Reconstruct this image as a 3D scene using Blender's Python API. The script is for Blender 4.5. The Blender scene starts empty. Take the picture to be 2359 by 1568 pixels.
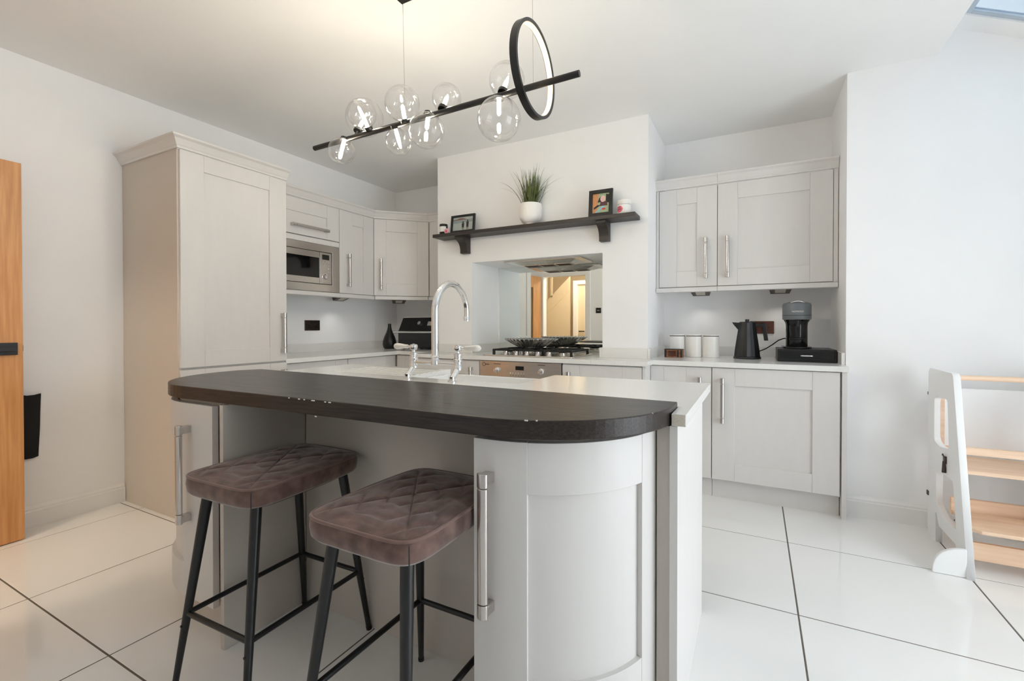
import bpy, bmesh, math, random
from mathutils import Vector, Matrix
random.seed(7)
scene = bpy.context.scene
COL = scene.collection

# ------------------------------------------------------------------ camera
YAW, PITCH, ROLL = 0.4864, -0.0091, -0.0007
F = Vector((-math.sin(YAW)*math.cos(PITCH), math.cos(YAW)*math.cos(PITCH), math.sin(PITCH)))
R = Vector((math.cos(YAW), math.sin(YAW), 0)); U = R.cross(F)
R2 = R*math.cos(ROLL)+U*math.sin(ROLL); U2 = -R*math.sin(ROLL)+U*math.cos(ROLL)
cam = bpy.data.cameras.new('camera'); camo = bpy.data.objects.new('camera', cam); COL.objects.link(camo)
cam.sensor_fit = 'HORIZONTAL'; cam.sensor_width = 36.0; cam.lens = 36.0*1061.55/2359.0
cam.shift_y = -25.7/2359.0; cam.clip_start = 0.02
camo.matrix_world = Matrix(((R2.x, U2.x, -F.x, 3.5938), (R2.y, U2.y, -F.y, -4.0041), (R2.z, U2.z, -F.z, 1.13), (0, 0, 0, 1)))
scene.camera = camo

# ------------------------------------------------------------------ world, daylight, exposure
SLOPE = 0.5; XW_ = 5.75
def roof_z(x): return 2.751-SLOPE*(x-4.534)
SKY = [(-1.75, -0.77), (-3.05, -2.05)]     # rooflights along the lean-to roof
SKX = (4.545, 5.45)
world = bpy.data.worlds.new('sky'); scene.world = world; world.use_nodes = True
bg = world.node_tree.nodes['Background']; bg.inputs[0].default_value = (0.88, 0.95, 1.0, 1); bg.inputs[1].default_value = 4.75
def portal(name, loc, normal, sx, sy):
    l = bpy.data.lights.new(name, 'AREA'); l.shape = 'RECTANGLE'; l.size = sx; l.size_y = sy
    l.cycles.is_portal = True
    o = bpy.data.objects.new(name, l); COL.objects.link(o); o.location = loc
    o.rotation_euler = Vector(normal).to_track_quat('-Z', 'Y').to_euler(); return o
for i, (a, b) in enumerate(SKY):
    xm = (SKX[0]+SKX[1])/2
    portal('daylight_portal', (xm+0.07, (a+b)/2, roof_z(xm)+0.10), (-SLOPE, 0, -1), 1.05, 1.05)
GY0, GY1 = -3.4, -1.7                                               # glazed garden doors in the side wall
portal('daylight_portal', (XW_+0.12, (GY0+GY1)/2, 0.98), (-1, 0, 0), GY1-GY0, 1.9)
def lamp(name, loc, power, color, radius=0.03):
    l = bpy.data.lights.new(name, 'POINT'); l.energy = power; l.color = color; l.shadow_soft_size = radius; l.specular_factor = 0.0
    o = bpy.data.objects.new(name, l); COL.objects.link(o); o.location = loc; return o
scene.view_settings.view_transform = 'Standard'; scene.view_settings.look = 'None'
scene.view_settings.gamma = 1.0; scene.view_settings.use_curve_mapping = False
scene.view_settings.exposure = 0.84
try:
    scene.cycles.max_bounces = 14; scene.cycles.diffuse_bounces = 8; scene.cycles.glossy_bounces = 6
    scene.cycles.transparent_max_bounces = 24
except Exception: pass

# ------------------------------------------------------------------ materials
def lin(c):
    return tuple(((v/255)/12.92 if v/255 <= 0.04045 else ((v/255+0.055)/1.055)**2.4) for v in c)+(1,)
MATS = {}
def mat(name, rgb, rough=0.5, metal=0.0, noise=0.03, nscale=40.0, bump=0.0, bscale=200.0, stretch=(1, 1, 1), spec=0.5, sheen=0.0, rgb2=None, coat=0.0):
    m = bpy.data.materials.new(name); m.use_nodes = True; nt = m.node_tree; p = nt.nodes['Principled BSDF']
    c = lin(rgb); p.inputs['Roughness'].default_value = rough; p.inputs['Metallic'].default_value = metal
    p.inputs['Specular IOR Level'].default_value = spec
    if sheen: p.inputs['Sheen Weight'].default_value = sheen; p.inputs['Sheen Roughness'].default_value = 0.4
    if coat: p.inputs['Coat Weight'].default_value = coat; p.inputs['Coat Roughness'].default_value = 0.08
    tc = nt.nodes.new('ShaderNodeTexCoord'); mp = nt.nodes.new('ShaderNodeMapping'); mp.inputs['Scale'].default_value = stretch
    nt.links.new(tc.outputs['Object'], mp.inputs['Vector'])
    n = nt.nodes.new('ShaderNodeTexNoise'); n.inputs['Scale'].default_value = nscale; n.inputs['Detail'].default_value = 4
    nt.links.new(mp.outputs['Vector'], n.inputs['Vector'])
    rp = nt.nodes.new('ShaderNodeValToRGB'); nt.links.new(n.outputs['Fac'], rp.inputs['Fac'])
    rp.color_ramp.elements[0].position = 0.3; rp.color_ramp.elements[1].position = 0.7
    if rgb2: c2 = lin(rgb2); rp.color_ramp.elements[0].color = c; rp.color_ramp.elements[1].color = c2
    else:
        rp.color_ramp.elements[0].color = tuple(min(1, v*(1-noise)) for v in c[:3])+(1,)
        rp.color_ramp.elements[1].color = tuple(min(1, v*(1+noise)) for v in c[:3])+(1,)
    nt.links.new(rp.outputs['Color'], p.inputs['Base Color'])
    if bump:
        n2 = nt.nodes.new('ShaderNodeTexNoise'); n2.inputs['Scale'].default_value = bscale; n2.inputs['Detail'].default_value = 3
        nt.links.new(mp.outputs['Vector'], n2.inputs['Vector'])
        b = nt.nodes.new('ShaderNodeBump'); b.inputs['Strength'].default_value = bump; b.inputs['Distance'].default_value = 0.002
        nt.links.new(n2.outputs['Fac'], b.inputs['Height']); nt.links.new(b.outputs['Normal'], p.inputs['Normal'])
    MATS[name] = m; return m
def emit(name, rgb, strength):
    m = bpy.data.materials.new(name); m.use_nodes = True; nt = m.node_tree; p = nt.nodes['Principled BSDF']
    p.inputs['Base Color'].default_value = lin(rgb); p.inputs['Emission Color'].default_value = lin(rgb); p.inputs['Emission Strength'].default_value = strength
    MATS[name] = m
def thin_glass(name, tint=(1, 1, 1), k0=0.04, k1=0.55, power=2.2, rough=0.0):
    m = bpy.data.materials.new(name); m.use_nodes = True; nt = m.node_tree; nt.nodes.clear()
    out = nt.nodes.new('ShaderNodeOutputMaterial'); mx = nt.nodes.new('ShaderNodeMixShader')
    t = nt.nodes.new('ShaderNodeBsdfTransparent'); t.inputs[0].default_value = (*tint, 1)
    g = nt.nodes.new('ShaderNodeBsdfGlossy'); g.inputs['Roughness'].default_value = rough
    lw = nt.nodes.new('ShaderNodeLayerWeight'); lw.inputs['Blend'].default_value = 0.5
    pw = nt.nodes.new('ShaderNodeMath'); pw.operation = 'POWER'; pw.inputs[1].default_value = power
    mr = nt.nodes.new('ShaderNodeMapRange'); mr.inputs['To Min'].default_value = k0; mr.inputs['To Max'].default_value = k1
    nt.links.new(lw.outputs['Facing'], pw.inputs[0]); nt.links.new(pw.outputs[0], mr.inputs['Value'])
    nt.links.new(mr.outputs['Result'], mx.inputs['Fac']); nt.links.new(t.outputs[0], mx.inputs[1]); nt.links.new(g.outputs[0], mx.inputs[2])
    nt.links.new(mx.outputs[0], out.inputs['Surface']); MATS[name] = m
mat('wall', (246, 246, 246), 0.75, noise=0.012, nscale=3, bump=0.04, bscale=300)
mat('ceiling', (244, 244, 243), 0.8, noise=0.01, nscale=3)
mat('trim', (240, 239, 237), 0.4, noise=0.01, nscale=8)
mat('tile', (238, 237, 235), 0.06, noise=0.008, nscale=2, spec=0.5)
mat('grout', (104, 96, 88), 0.8, noise=0.08, nscale=60)
mat('cab', (220, 217, 214), 0.42, noise=0.012, nscale=30, bump=0.012, bscale=260, stretch=(1, 1, 0.15))
mat('cab_shaded', (203, 195, 186), 0.5, noise=0.02, nscale=300)  # same cabinet paint, darkened and warmed: shade of these faces put into the colour
mat('shadow_gap', (70, 62, 55), 0.7)
mat('quartz', (240, 239, 236), 0.16, rgb2=(229, 228, 225), nscale=260)
mat('ceramic', (244, 244, 243), 0.08, noise=0.005)
mat('steel', (214, 208, 202), 0.24, 1.0, noise=0.07, nscale=30, stretch=(0.08, 1, 14))
mat('nickel', (205, 200, 196), 0.24, 1.0, noise=0.03, nscale=60, stretch=(1, 1, 0.1))
mat('chrome', (236, 236, 236), 0.04, 1.0, noise=0.005)
mat('mirror', (238, 243, 240), 0.0, 1.0, noise=0.001)
mat('black_gloss', (16, 16, 17), 0.12, noise=0.05)
mat('black_plastic', (24, 24, 25), 0.38, noise=0.06)
mat('black_metal', (22, 22, 23), 0.34, 0.0, noise=0.06, nscale=80)
mat('iron', (28, 28, 29), 0.6, noise=0.1)
mat('dark_glass', (12, 12, 13), 0.05, noise=0.02)
mat('velvet', (82, 60, 53), 0.85, rgb2=(124, 96, 87), nscale=26, bump=0.25, bscale=500, sheen=0.5)
mat('pipe_velvet', (120, 94, 86), 0.8, noise=0.08, nscale=40, sheen=0.5)
mat('oak', (196, 134, 78), 0.42, rgb2=(221, 164, 106), nscale=9, stretch=(6, 6, 0.35), bump=0.1, bscale=60)
mat('ply', (226, 190, 158), 0.5, rgb2=(240, 211, 184), nscale=6, stretch=(0.5, 5, 8))
mat('white_paint', (243, 243, 243), 0.4, noise=0.006)
mat('shelf_wood', (44, 39, 37), 0.45, rgb2=(62, 56, 53), nscale=14, stretch=(0.6, 6, 6), bump=0.15, bscale=60)
mat('white_pot', (240, 237, 233), 0.3, noise=0.01)
mat('leaf', (48, 66, 26), 0.5, rgb2=(112, 120, 58), nscale=20)
mat('soil', (58, 44, 34), 0.9, noise=0.2)
mat('copper', (112, 78, 66), 0.2, 1.0, noise=0.05)
mat('bronze', (88, 78, 72), 0.32, 1.0, noise=0.05)
mat('pink', (226, 112, 130), 0.5, noise=0.05)
mat('pale_pink', (238, 190, 196), 0.5)
mat('paper', (232, 232, 228), 0.6, noise=0.02)
mat('print_grey', (172, 180, 176), 0.6, noise=0.08, nscale=120)
mat('print_sea', (140, 152, 150), 0.6, noise=0.1, nscale=100)
mat('print_brown', (120, 92, 82), 0.6, noise=0.1)
mat('print_dark', (48, 42, 44), 0.6)
mat('print_skin', (232, 196, 184), 0.6, noise=0.03)
mat('print_plum', (92, 52, 60), 0.6, noise=0.3, nscale=400)
mat('print_green', (168, 186, 150), 0.6, noise=0.12, nscale=200)
mat('print_orange', (206, 146, 98), 0.6, noise=0.15, nscale=200)
mat('print_blue', (150, 198, 218), 0.6, noise=0.05)
mat('print_red', (206, 66, 70), 0.6, noise=0.05)
mat('slate_blue', (112, 117, 121), 0.4, noise=0.05, nscale=300)
mat('fabric_black', (24, 24, 26), 0.95, noise=0.15, nscale=200, bump=0.2, bscale=600)
mat('wood_dark', (70, 42, 28), 0.5, rgb2=(176, 112, 66), nscale=40, stretch=(1, 1, 3))
mat('hall_wall', (222, 206, 178), 0.8, noise=0.01)
mat('hall_floor', (150, 130, 108), 0.9, noise=0.1)
mat('red_edge', (120, 22, 22), 0.6)
mat('lens', (196, 190, 180), 0.6)
mat('raw_edge', (214, 206, 192), 0.8, noise=0.12, nscale=400)
mat('chip', (222, 218, 210), 0.8)
mat('frame_grey', (186, 198, 210), 0.35, noise=0.02)
mat('porcelain', (240, 238, 232), 0.12, noise=0.01)
mat('burnished', (224, 220, 214), 0.25, 1.0, noise=0.05)
emit('bulb', (255, 240, 214), 135.0)
emit('led', (255, 236, 206), 0.12)
thin_glass('globe_glass', k0=0.04, k1=0.8, power=2.2)
thin_glass('pane', k0=0.03, k1=0.5)
thin_glass('roof_pane', (0.36, 0.38, 0.40), 0.03, 0.5)
thin_glass('bowl_glass', (0.55, 0.58, 0.56), 0.35, 0.8, 1.4, 0.12)
thin_glass('frosted', (0.62, 0.72, 0.70), 0.25, 0.5, 2, 0.25)
def bar_material():                                                 # dark stained wood, grain along the length, worn satin top
    m = bpy.data.materials.new('bar_wood'); m.use_nodes = True; nt = m.node_tree; p = nt.nodes['Principled BSDF']; p.inputs['Specular IOR Level'].default_value = 0.32
    tc = nt.nodes.new('ShaderNodeTexCoord'); mp = nt.nodes.new('ShaderNodeMapping'); mp.inputs['Scale'].default_value = (1.2, 34, 34)
    nt.links.new(tc.outputs['Object'], mp.inputs['Vector'])
    n = nt.nodes.new('ShaderNodeTexNoise'); n.inputs['Scale'].default_value = 6; n.inputs['Detail'].default_value = 8; n.inputs['Roughness'].default_value = 0.7
    nt.links.new(mp.outputs['Vector'], n.inputs['Vector'])
    rp = nt.nodes.new('ShaderNodeValToRGB'); nt.links.new(n.outputs['Fac'], rp.inputs['Fac'])
    rp.color_ramp.elements[0].position = 0.28; rp.color_ramp.elements[0].color = lin((17, 14, 13))
    rp.color_ramp.elements[1].position = 0.72; rp.color_ramp.elements[1].color = lin((66, 56, 50))
    nt.links.new(rp.outputs['Color'], p.inputs['Base Color'])
    r2 = nt.nodes.new('ShaderNodeMapRange'); r2.inputs['To Min'].default_value = 0.42; r2.inputs['To Max'].default_value = 0.2
    nt.links.new(n.outputs['Fac'], r2.inputs['Value']); nt.links.new(r2.outputs['Result'], p.inputs['Roughness'])
    b = nt.nodes.new('ShaderNodeBump'); b.inputs['Strength'].default_value = 0.35; b.inputs['Distance'].default_value = 0.001
    nt.links.new(n.outputs['Fac'], b.inputs['Height']); nt.links.new(b.outputs['Normal'], p.inputs['Normal'])
    MATS['bar_wood'] = m
bar_material()

# ------------------------------------------------------------------ mesh helpers
class MB:
    def __init__(s, fn=None): s.v = []; s.f = []; s.mi = []; s.fn = fn; s.cm = 0
    def add(s, vs, fs):
        b = len(s.v)
        for q in vs: s.v.append(tuple(s.fn(*q)) if s.fn else tuple(q))
        for f in fs: s.f.append([b+i for i in f]); s.mi.append(s.cm)
        return s
    def box(s, x0, x1, y0, y1, z0, z1):
        return s.add([(x0, y0, z0), (x1, y0, z0), (x1, y1, z0), (x0, y1, z0), (x0, y0, z1), (x1, y0, z1), (x1, y1, z1), (x0, y1, z1)],
                     [(0, 3, 2, 1), (4, 5, 6, 7), (0, 1, 5, 4), (1, 2, 6, 5), (2, 3, 7, 6), (3, 0, 4, 7)])
    def prism(s, poly, z0, z1, ax='z'):
        n = len(poly); m = {'z': lambda a, b, c: (a, b, c), 'y': lambda a, b, c: (a, c, b), 'x': lambda a, b, c: (c, a, b)}[ax]
        vs = [m(a, b, z0) for a, b in poly]+[m(a, b, z1) for a, b in poly]
        return s.add(vs, [tuple(range(n))[::-1], tuple(range(n, 2*n))]+[(i, (i+1) % n, n+(i+1) % n, n+i) for i in range(n)])
    def ring_prism(s, outer, inner, z0, z1, ax='z'):                 # same point count
        n = len(outer); m = {'z': lambda a, b, c: (a, b, c), 'y': lambda a, b, c: (a, c, b), 'x': lambda a, b, c: (c, a, b)}[ax]
        vs = [m(a, b, z) for z in (z0, z1) for L in (outer, inner) for a, b in L]; fs = []
        for i in range(n):
            j = (i+1) % n
            fs += [(i, n+i, n+j, j), (2*n+i, 2*n+j, 3*n+j, 3*n+i), (i, j, 2*n+j, 2*n+i), (n+i, 3*n+i, 3*n+j, n+j)]
        return s.add(vs, fs)
    def cyl(s, p0, p1, r0, r1=None, n=16, cap=True):
        r1 = r0 if r1 is None else r1; p0 = Vector(p0); p1 = Vector(p1); d = (p1-p0).normalized()
        a = d.orthogonal().normalized(); b = d.cross(a)
        vs = [tuple(p+(a*math.cos(t)+b*math.sin(t))*r) for p, r in ((p0, r0), (p1, r1)) for t in [2*math.pi*i/n for i in range(n)]]
        fs = [(i, (i+1) % n, n+(i+1) % n, n+i) for i in range(n)]
        if cap: fs += [tuple(range(n))[::-1], tuple(range(n, 2*n))]
        return s.add(vs, fs)
    def lathe(s, prof, c=(0, 0, 0), n=28, axis='z', flute=None):
        vs = []; fs = []; k = len(prof)
        for i in range(n):
            t = 2*math.pi*i/n; w = 1+(flute*(1 if i % 2 else -1) if flute else 0)
            for r, h in prof:
                q = (r*w*math.cos(t), r*w*math.sin(t), h)
                if axis == 'x': q = (h, q[0], q[1])
                if axis == 'y': q = (q[0], h, q[1])
                vs.append((c[0]+q[0], c[1]+q[1], c[2]+q[2]))
        for i in range(n):
            j = (i+1) % n
            for m in range(k-1): fs.append((i*k+m, j*k+m, j*k+m+1, i*k+m+1))
        closed = prof[0] == prof[-1]
        if prof[0][0] > 1e-6 and not closed: fs.append(tuple(i*k for i in range(n))[::-1])
        if prof[-1][0] > 1e-6 and not closed: fs.append(tuple(i*k+k-1 for i in range(n)))
        return s.add(vs, fs)
    def tube(s, pts, r, n=10, cap=True, closed=False):
        pts = [Vector(p) for p in pts]; m = len(pts); vs = []; fs = []; rr = r if isinstance(r, list) else [r]*m; prev = None
        for i, p in enumerate(pts):
            if closed: d = pts[(i+1) % m]-pts[i-1]
            else: d = pts[min(i+1, m-1)]-pts[max(i-1, 0)]
            d.normalize()
            a = d.orthogonal().normalized() if prev is None else (prev-d*prev.dot(d)).normalized()
            prev = a; b = d.cross(a)
            vs += [tuple(p+(a*math.cos(2*math.pi*k/n)+b*math.sin(2*math.pi*k/n))*rr[i]) for k in range(n)]
        for i in range(m if closed else m-1):
            j = (i+1) % m
            fs += [(i*n+k, i*n+(k+1) % n, j*n+(k+1) % n, j*n+k) for k in range(n)]
        if cap and not closed: fs += [tuple(range(n))[::-1], tuple((m-1)*n+k for k in range(n))]
        return s.add(vs, fs)
ORI = {}
def thing(name, label, cat, loc, group=None, rz=0):
    o = bpy.data.objects.new(name, None); COL.objects.link(o); o.location = loc; o.rotation_euler = (0, 0, rz)
    o.empty_display_size = 0.05
    ORI[o] = Vector(loc); return tag(o, label, cat, group)
def tag(o, label, cat=None, group=None, kind=None):
    if label: o['label'] = label
    if cat: o['category'] = cat
    if group: o['group'] = group
    if kind: o['kind'] = kind
    return o
def part(name, mb, m, parent=None, smooth=False, bev=0.0, label=None, kind=None, seg=2, org=None, sub=0):
    """mesh in world coordinates -> one object; origin taken from the parent thing (or org)"""
    o0 = ORI[parent] if parent else Vector(org or (0, 0, 0))
    me = bpy.data.meshes.new(name); me.from_pydata([tuple(Vector(q)-o0) for q in mb.v], [], mb.f); me.update()
    bm = bmesh.new(); bm.from_mesh(me); bmesh.ops.recalc_face_normals(bm, faces=bm.faces); bm.to_mesh(me); bm.free()
    ms = m if isinstance(m, (list, tuple)) else [m]
    for q in ms: me.materials.append(MATS[q])
    for p, i in zip(me.polygons, mb.mi): p.material_index = min(i, len(ms)-1); p.use_smooth = bool(smooth)
    if smooth and smooth is not True: me.set_sharp_from_angle(angle=math.radians(smooth))
    o = bpy.data.objects.new(name, me); COL.objects.link(o)
    if parent: o.parent = parent; ORI[o] = o0
    else: o.location = o0; ORI[o] = o0
    if bev:
        b = o.modifiers.new('bevel', 'BEVEL'); b.width = bev; b.segments = seg; b.limit_method = 'ANGLE'; b.angle_limit = math.radians(40)
    if sub:
        q = o.modifiers.new('smooth', 'SUBSURF'); q.levels = sub; q.render_levels = sub
    if label: o['label'] = label
    if kind: o['kind'] = kind
    return o
def copy_tree(o, parent=None):
    c = o.copy(); COL.objects.link(c); c.parent = parent
    for ch in list(o.children): copy_tree(ch, c)
    return c
def struct(name, mb, m, label=None, **k):
    o = part(name, mb, m, None, **k); o['kind'] = 'structure'
    if label: o['label'] = label
    return o
def frame(o, u, w):                                                  # local (u along, w outward, v up) -> world
    o = Vector(o); u = Vector(u).normalized(); w = Vector(w).normalized()
    return lambda a, b, c: o+u*a+w*b+Vector((0, 0, 1))*c
def arc(cx, cy, r, a0, a1, n):
    return [(cx+r*math.cos(math.radians(a0+(a1-a0)*i/n)), cy+r*math.sin(math.radians(a0+(a1-a0)*i/n))) for i in range(n+1)]
def rrect(x0, x1, y0, y1, r, n=6):
    return arc(x1-r, y1-r, r, 0, 90, n)+arc(x0+r, y1-r, r, 90, 180, n)+arc(x0+r, y0+r, r, 180, 270, n)+arc(x1-r, y0+r, r, 270, 360, n)

def handle(parent, fn, u, v0, v1, horizontal=False, r=0.0125, w0=0.0):
    """bar handle with collars and two posts, standing off the door"""
    if horizontal: g = lambda a, b, c: fn(v0+(c), b, u+a)
    else: g = lambda a, b, c: fn(u+a, b, v0+c)
    L = v1-v0; mb = MB(g); s = 0.036+w0
    for a0, a1, rr in ((0, 0.035, r), (0.037, L-0.037, r*0.96), (L-0.035, L, r)):
        n = 14; vs = [(rr*math.cos(2*math.pi*i/n), s+0.75*rr*math.sin(2*math.pi*i/n), z) for z in (a0, a1) for i in range(n)]
        mb.add(vs, [(i, (i+1) % n, n+(i+1) % n, n+i) for i in range(n)]+[tuple(range(n))[::-1], tuple(range(n, 2*n))])
    mb.box(-r*0.9, r*0.9, w0, s, 0.004, 0.03); mb.box(-r*0.9, r*0.9, w0, s, L-0.03, L-0.004)
    return part('handle', mb, 'nickel', parent, smooth=40, bev=0.0015, label='brushed nickel bar handle')
def shaker(parent, o, u, w, W, H, st=0.125, rl=0.11, hnd=None, t=0.022, sr=None, name='door', hh=None):
    """framed door: stiles and rails proud of a recessed panel; o = lower left corner on the carcass face"""
    fn = frame(o, u, w); sr = st if sr is None else sr
    mb = MB(fn); g = 0.0006
    mb.box(0.0015, st, 0, t, 0.0015, H-0.0015); mb.box(W-sr, W-0.0015, 0, t, 0.0015, H-0.0015)
    mb.box(st+g, W-sr-g, 0, t-0.0006, H-rl, H-0.0015); mb.box(st+g, W-sr-g, 0, t-0.0006, 0.0015, rl)
    d = part(name, mb, 'cab', parent, bev=0.0012)
    part('panel', MB(fn).box(st-0.004, W-sr+0.004, 0.002, t-0.012, rl-0.004, H-rl+0.004), 'cab', d)
    if hnd: handle(d, fn, hnd[0], hnd[1], hnd[2], w0=t)
    if hh: handle(d, fn, hh[0], hh[1], hh[2], horizontal=True, w0=t)
    return d
CORN = [(0.0, 0.0), (0.010, 0.0), (0.012, 0.012), (0.016, 0.016), (0.024, 0.03), (0.034, 0.048), (0.05, 0.058), (0.052, 0.068), (0.0, 0.068)]
def cornice(parent, pts, z, prof=CORN, name='cornice', k=1.0, kz=1.0):
    """sweep the profile along a plan polyline; outward is to the right of travel"""
    mb = MB(); n = len(pts); P = [Vector((p[0], p[1], 0)) for p in pts]; offs = []
    for i in range(n):
        ds = []
        if i > 0: ds.append((P[i]-P[i-1]).normalized())
        if i < n-1: ds.append((P[i+1]-P[i]).normalized())
        ns = [Vector((d.y, -d.x, 0)) for d in ds]
        m = ns[0] if len(ns) == 1 else (ns[0]+ns[1])/(1+ns[0].dot(ns[1]))
        offs.append(m)
    k2 = len(prof); vs = [tuple(P[i]+offs[i]*(a*k))[:2]+(z+b*kz,) for i in range(n) for a, b in prof]
    fs = [(i*k2+j, (i+1)*k2+j, (i+1)*k2+(j+1) % k2, i*k2+(j+1) % k2) for i in range(n-1) for j in range(k2)]
    fs += [tuple(range(k2)), tuple((n-1)*k2+j for j in range(k2))[::-1]]
    mb.add(vs, fs); return part(name, mb, 'cab', parent)
def text_mesh(txt, size, m, parent, mtx, name='lettering', label=None):
    c = bpy.data.curves.new(name, 'FONT'); c.body = txt; c.size = size; c.align_x = 'CENTER'; c.align_y = 'CENTER'; c.extrude = 0.0003
    o = bpy.data.objects.new('tmp_text', c); COL.objects.link(o); bpy.context.view_layer.update()
    me = bpy.data.meshes.new_from_object(o.evaluated_get(bpy.context.evaluated_depsgraph_get())); bpy.data.objects.remove(o)
    me.name = name; me.transform(Matrix.Translation(-ORI[parent]) @ mtx); me.materials.clear(); me.materials.append(MATS[m])
    o = bpy.data.objects.new(name, me); COL.objects.link(o); o.parent = parent; ORI[o] = ORI[parent]
    if label: o['label'] = label
    return o
def plane_mtx(loc, xdir, ydir):
    x = Vector(xdir).normalized(); y = Vector(ydir).normalized(); z = x.cross(y)
    return Matrix(((x.x, y.x, z.x, loc[0]), (x.y, y.y, z.y, loc[1]), (x.z, y.z, z.z, loc[2]), (0, 0, 0, 1)))

# ================================================================== THE SETTING
ZC = 2.623; YR = -3.92; XE = 4.478; XW = 5.75; YB = -7.0; XI = 2.2
GX, GY = 0.702, 0.68
fl = struct('floor', MB().box(0, XW, YB, 0, -0.06, -0.0012), 'grout', 'glossy white porcelain tiled floor with thin dark joints')
def tile_cuts(a, b, s, o):
    k = math.ceil((a-o)/s+1e-6); c = [a]
    while o+k*s < b-1e-4: c.append(o+k*s); k += 1
    return c+[b]
TM = {}
xs = tile_cuts(0, XW, GX, 0.235); ys = tile_cuts(YB, 0, GY, -1.223)
for i in range(len(xs)-1):
    for j in range(len(ys)-1):
        x0, x1, y0, y1 = xs[i]+0.003, xs[i+1]-0.003, ys[j]+0.003, ys[j+1]-0.003
        if x1 < XI and y1 < YR-0.1: continue
        key = (round(x1-x0, 3), round(y1-y0, 3))
        if key not in TM:
            w, h = (x1-x0)/2, (y1-y0)/2; e = 0.0012
            me = bpy.data.meshes.new('tile'); vs = [(sx*(w-k), sy*(h-k), z) for z, k in ((-0.004, 0), (-0.0012, 0), (0, e)) for sx, sy in ((-1, -1), (1, -1), (1, 1), (-1, 1))]
            fs = [(a, (a+1) % 4, 4+(a+1) % 4, 4+a) for a in range(4)]+[(4+a, 4+(a+1) % 4, 8+(a+1) % 4, 8+a) for a in range(4)]+[(8, 9, 10, 11)]
            me.from_pydata(vs, [], fs); me.materials.append(MATS['tile']); TM[key] = me
        o = bpy.data.objects.new('tile', TM[key]); COL.objects.link(o); o.parent = fl; o.location = ((x0+x1)/2, (y0+y1)/2, 0)
struct('wall_left', MB().box(-0.15, 0, YR-0.13, 0.15, 0, ZC), 'wall')
struct('wall_back', MB().box(0, 4.07, 0, 0.15, 0, ZC), 'wall')
NX0, NX1, NZ, NY, CY = 1.43, 2.585, 1.668, -0.199, -0.654           # niche in the chimney breast
CX0, CX1 = 1.07, 2.916
struct('wall_chimney', MB().box(CX0, NX0, CY, -0.001, 0, ZC).box(NX1, CX1, CY, -0.001, 0, ZC).box(NX0, NX1, CY, -0.001, NZ, ZC).box(NX0, NX1, NY+0.006, -0.001, 0, NZ),
       'wall', 'white chimney breast with a square recess over the hob')
YN = -0.64; XR = 4.07
struct('wall_right_return', MB().box(XR, XW+0.15, YN, 0.15, 0, 2.9), 'wall')
struct('ceiling', MB().box(-0.15, XE, YB, 0.15, ZC, 2.80), 'ceiling')
# sloping lean-to ceiling with rooflight openings
def slope_fn(x, y, d): 
    return Vector((x+d*SLOPE/math.hypot(1, SLOPE), y, roof_z(x)+d/math.hypot(1, SLOPE)))
sm = MB(slope_fn); TH = 0.034
sm.box(XE, SKX[0], YB, YN, 0, TH); sm.box(SKX[1], XW, YB, YN, 0, TH)
edges = [YN]+[v for a, b in SKY for v in (b, a)]+[YB]
for k in range(0, len(edges), 2): sm.box(SKX[0], SKX[1], edges[k+1], edges[k], 0, TH)
struct('ceiling_slope', sm, 'ceiling')
for k, (a, b) in enumerate(SKY):
    fw = 0.024
    wnd = struct('window_%d' % (k+1), MB(slope_fn).box(SKX[0], SKX[0]+fw, a, b, 0.008, 0.03).box(SKX[1]-fw, SKX[1], a, b, 0.008, 0.03).box(SKX[0]+fw, SKX[1]-fw, a, a+fw, 0.008, 0.03).box(SKX[0]+fw, SKX[1]-fw, b-fw, b, 0.008, 0.03),
                 'frame_grey', 'rooflight with a pale grey frame in the sloping ceiling', bev=0.002)
    part('pane', MB(slope_fn).box(SKX[0]+fw-0.004, SKX[1]-fw+0.004, a+fw-0.004, b-fw+0.004, 0.019, 0.023), 'roof_pane', wnd)
    part('gasket', MB(slope_fn).box(SKX[0]+fw, SKX[1]-fw, b-fw-0.004, b-fw, 0.010, 0.018), 'frame_grey', wnd)
struct('wall_right', MB().box(XW, XW+0.15, YB, GY0, 0, roof_z(XW)+0.2).box(XW, XW+0.15, GY1, YN, 0, roof_z(XW)+0.2).box(XW, XW+0.15, GY0, GY1, 1.96, roof_z(XW)+0.2), 'wall')
struct('wall_inner', MB().box(XI-0.13, XI, YB, YR, 0, ZC), 'wall')
# glazed garden doors in the side wall
struct('wall_garden', MB().box(XI, XW+0.15, YB-0.15, YB, 0, ZC), 'wall')
gm = MB().box(XW+0.03, XW+0.1, GY0, GY1, 1.89, 1.96).box(XW+0.03, XW+0.1, GY0, GY1, 0, 0.06)
gys = [GY0+k*(GY1-GY0)/4 for k in range(5)]
for k, y in enumerate(gys): gm.box(XW+0.03, XW+0.1, max(GY0, y-0.05), min(GY1, y+0.05), 0.06, 1.89)
gd = struct('window_5', gm, 'slate_blue', 'grey framed glazed garden doors')
for k in range(4): part('pane', MB().box(XW+0.06, XW+0.066, gys[k]+0.05, gys[k+1]-0.05, 0.06, 1.89), 'pane', gd)
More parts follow.
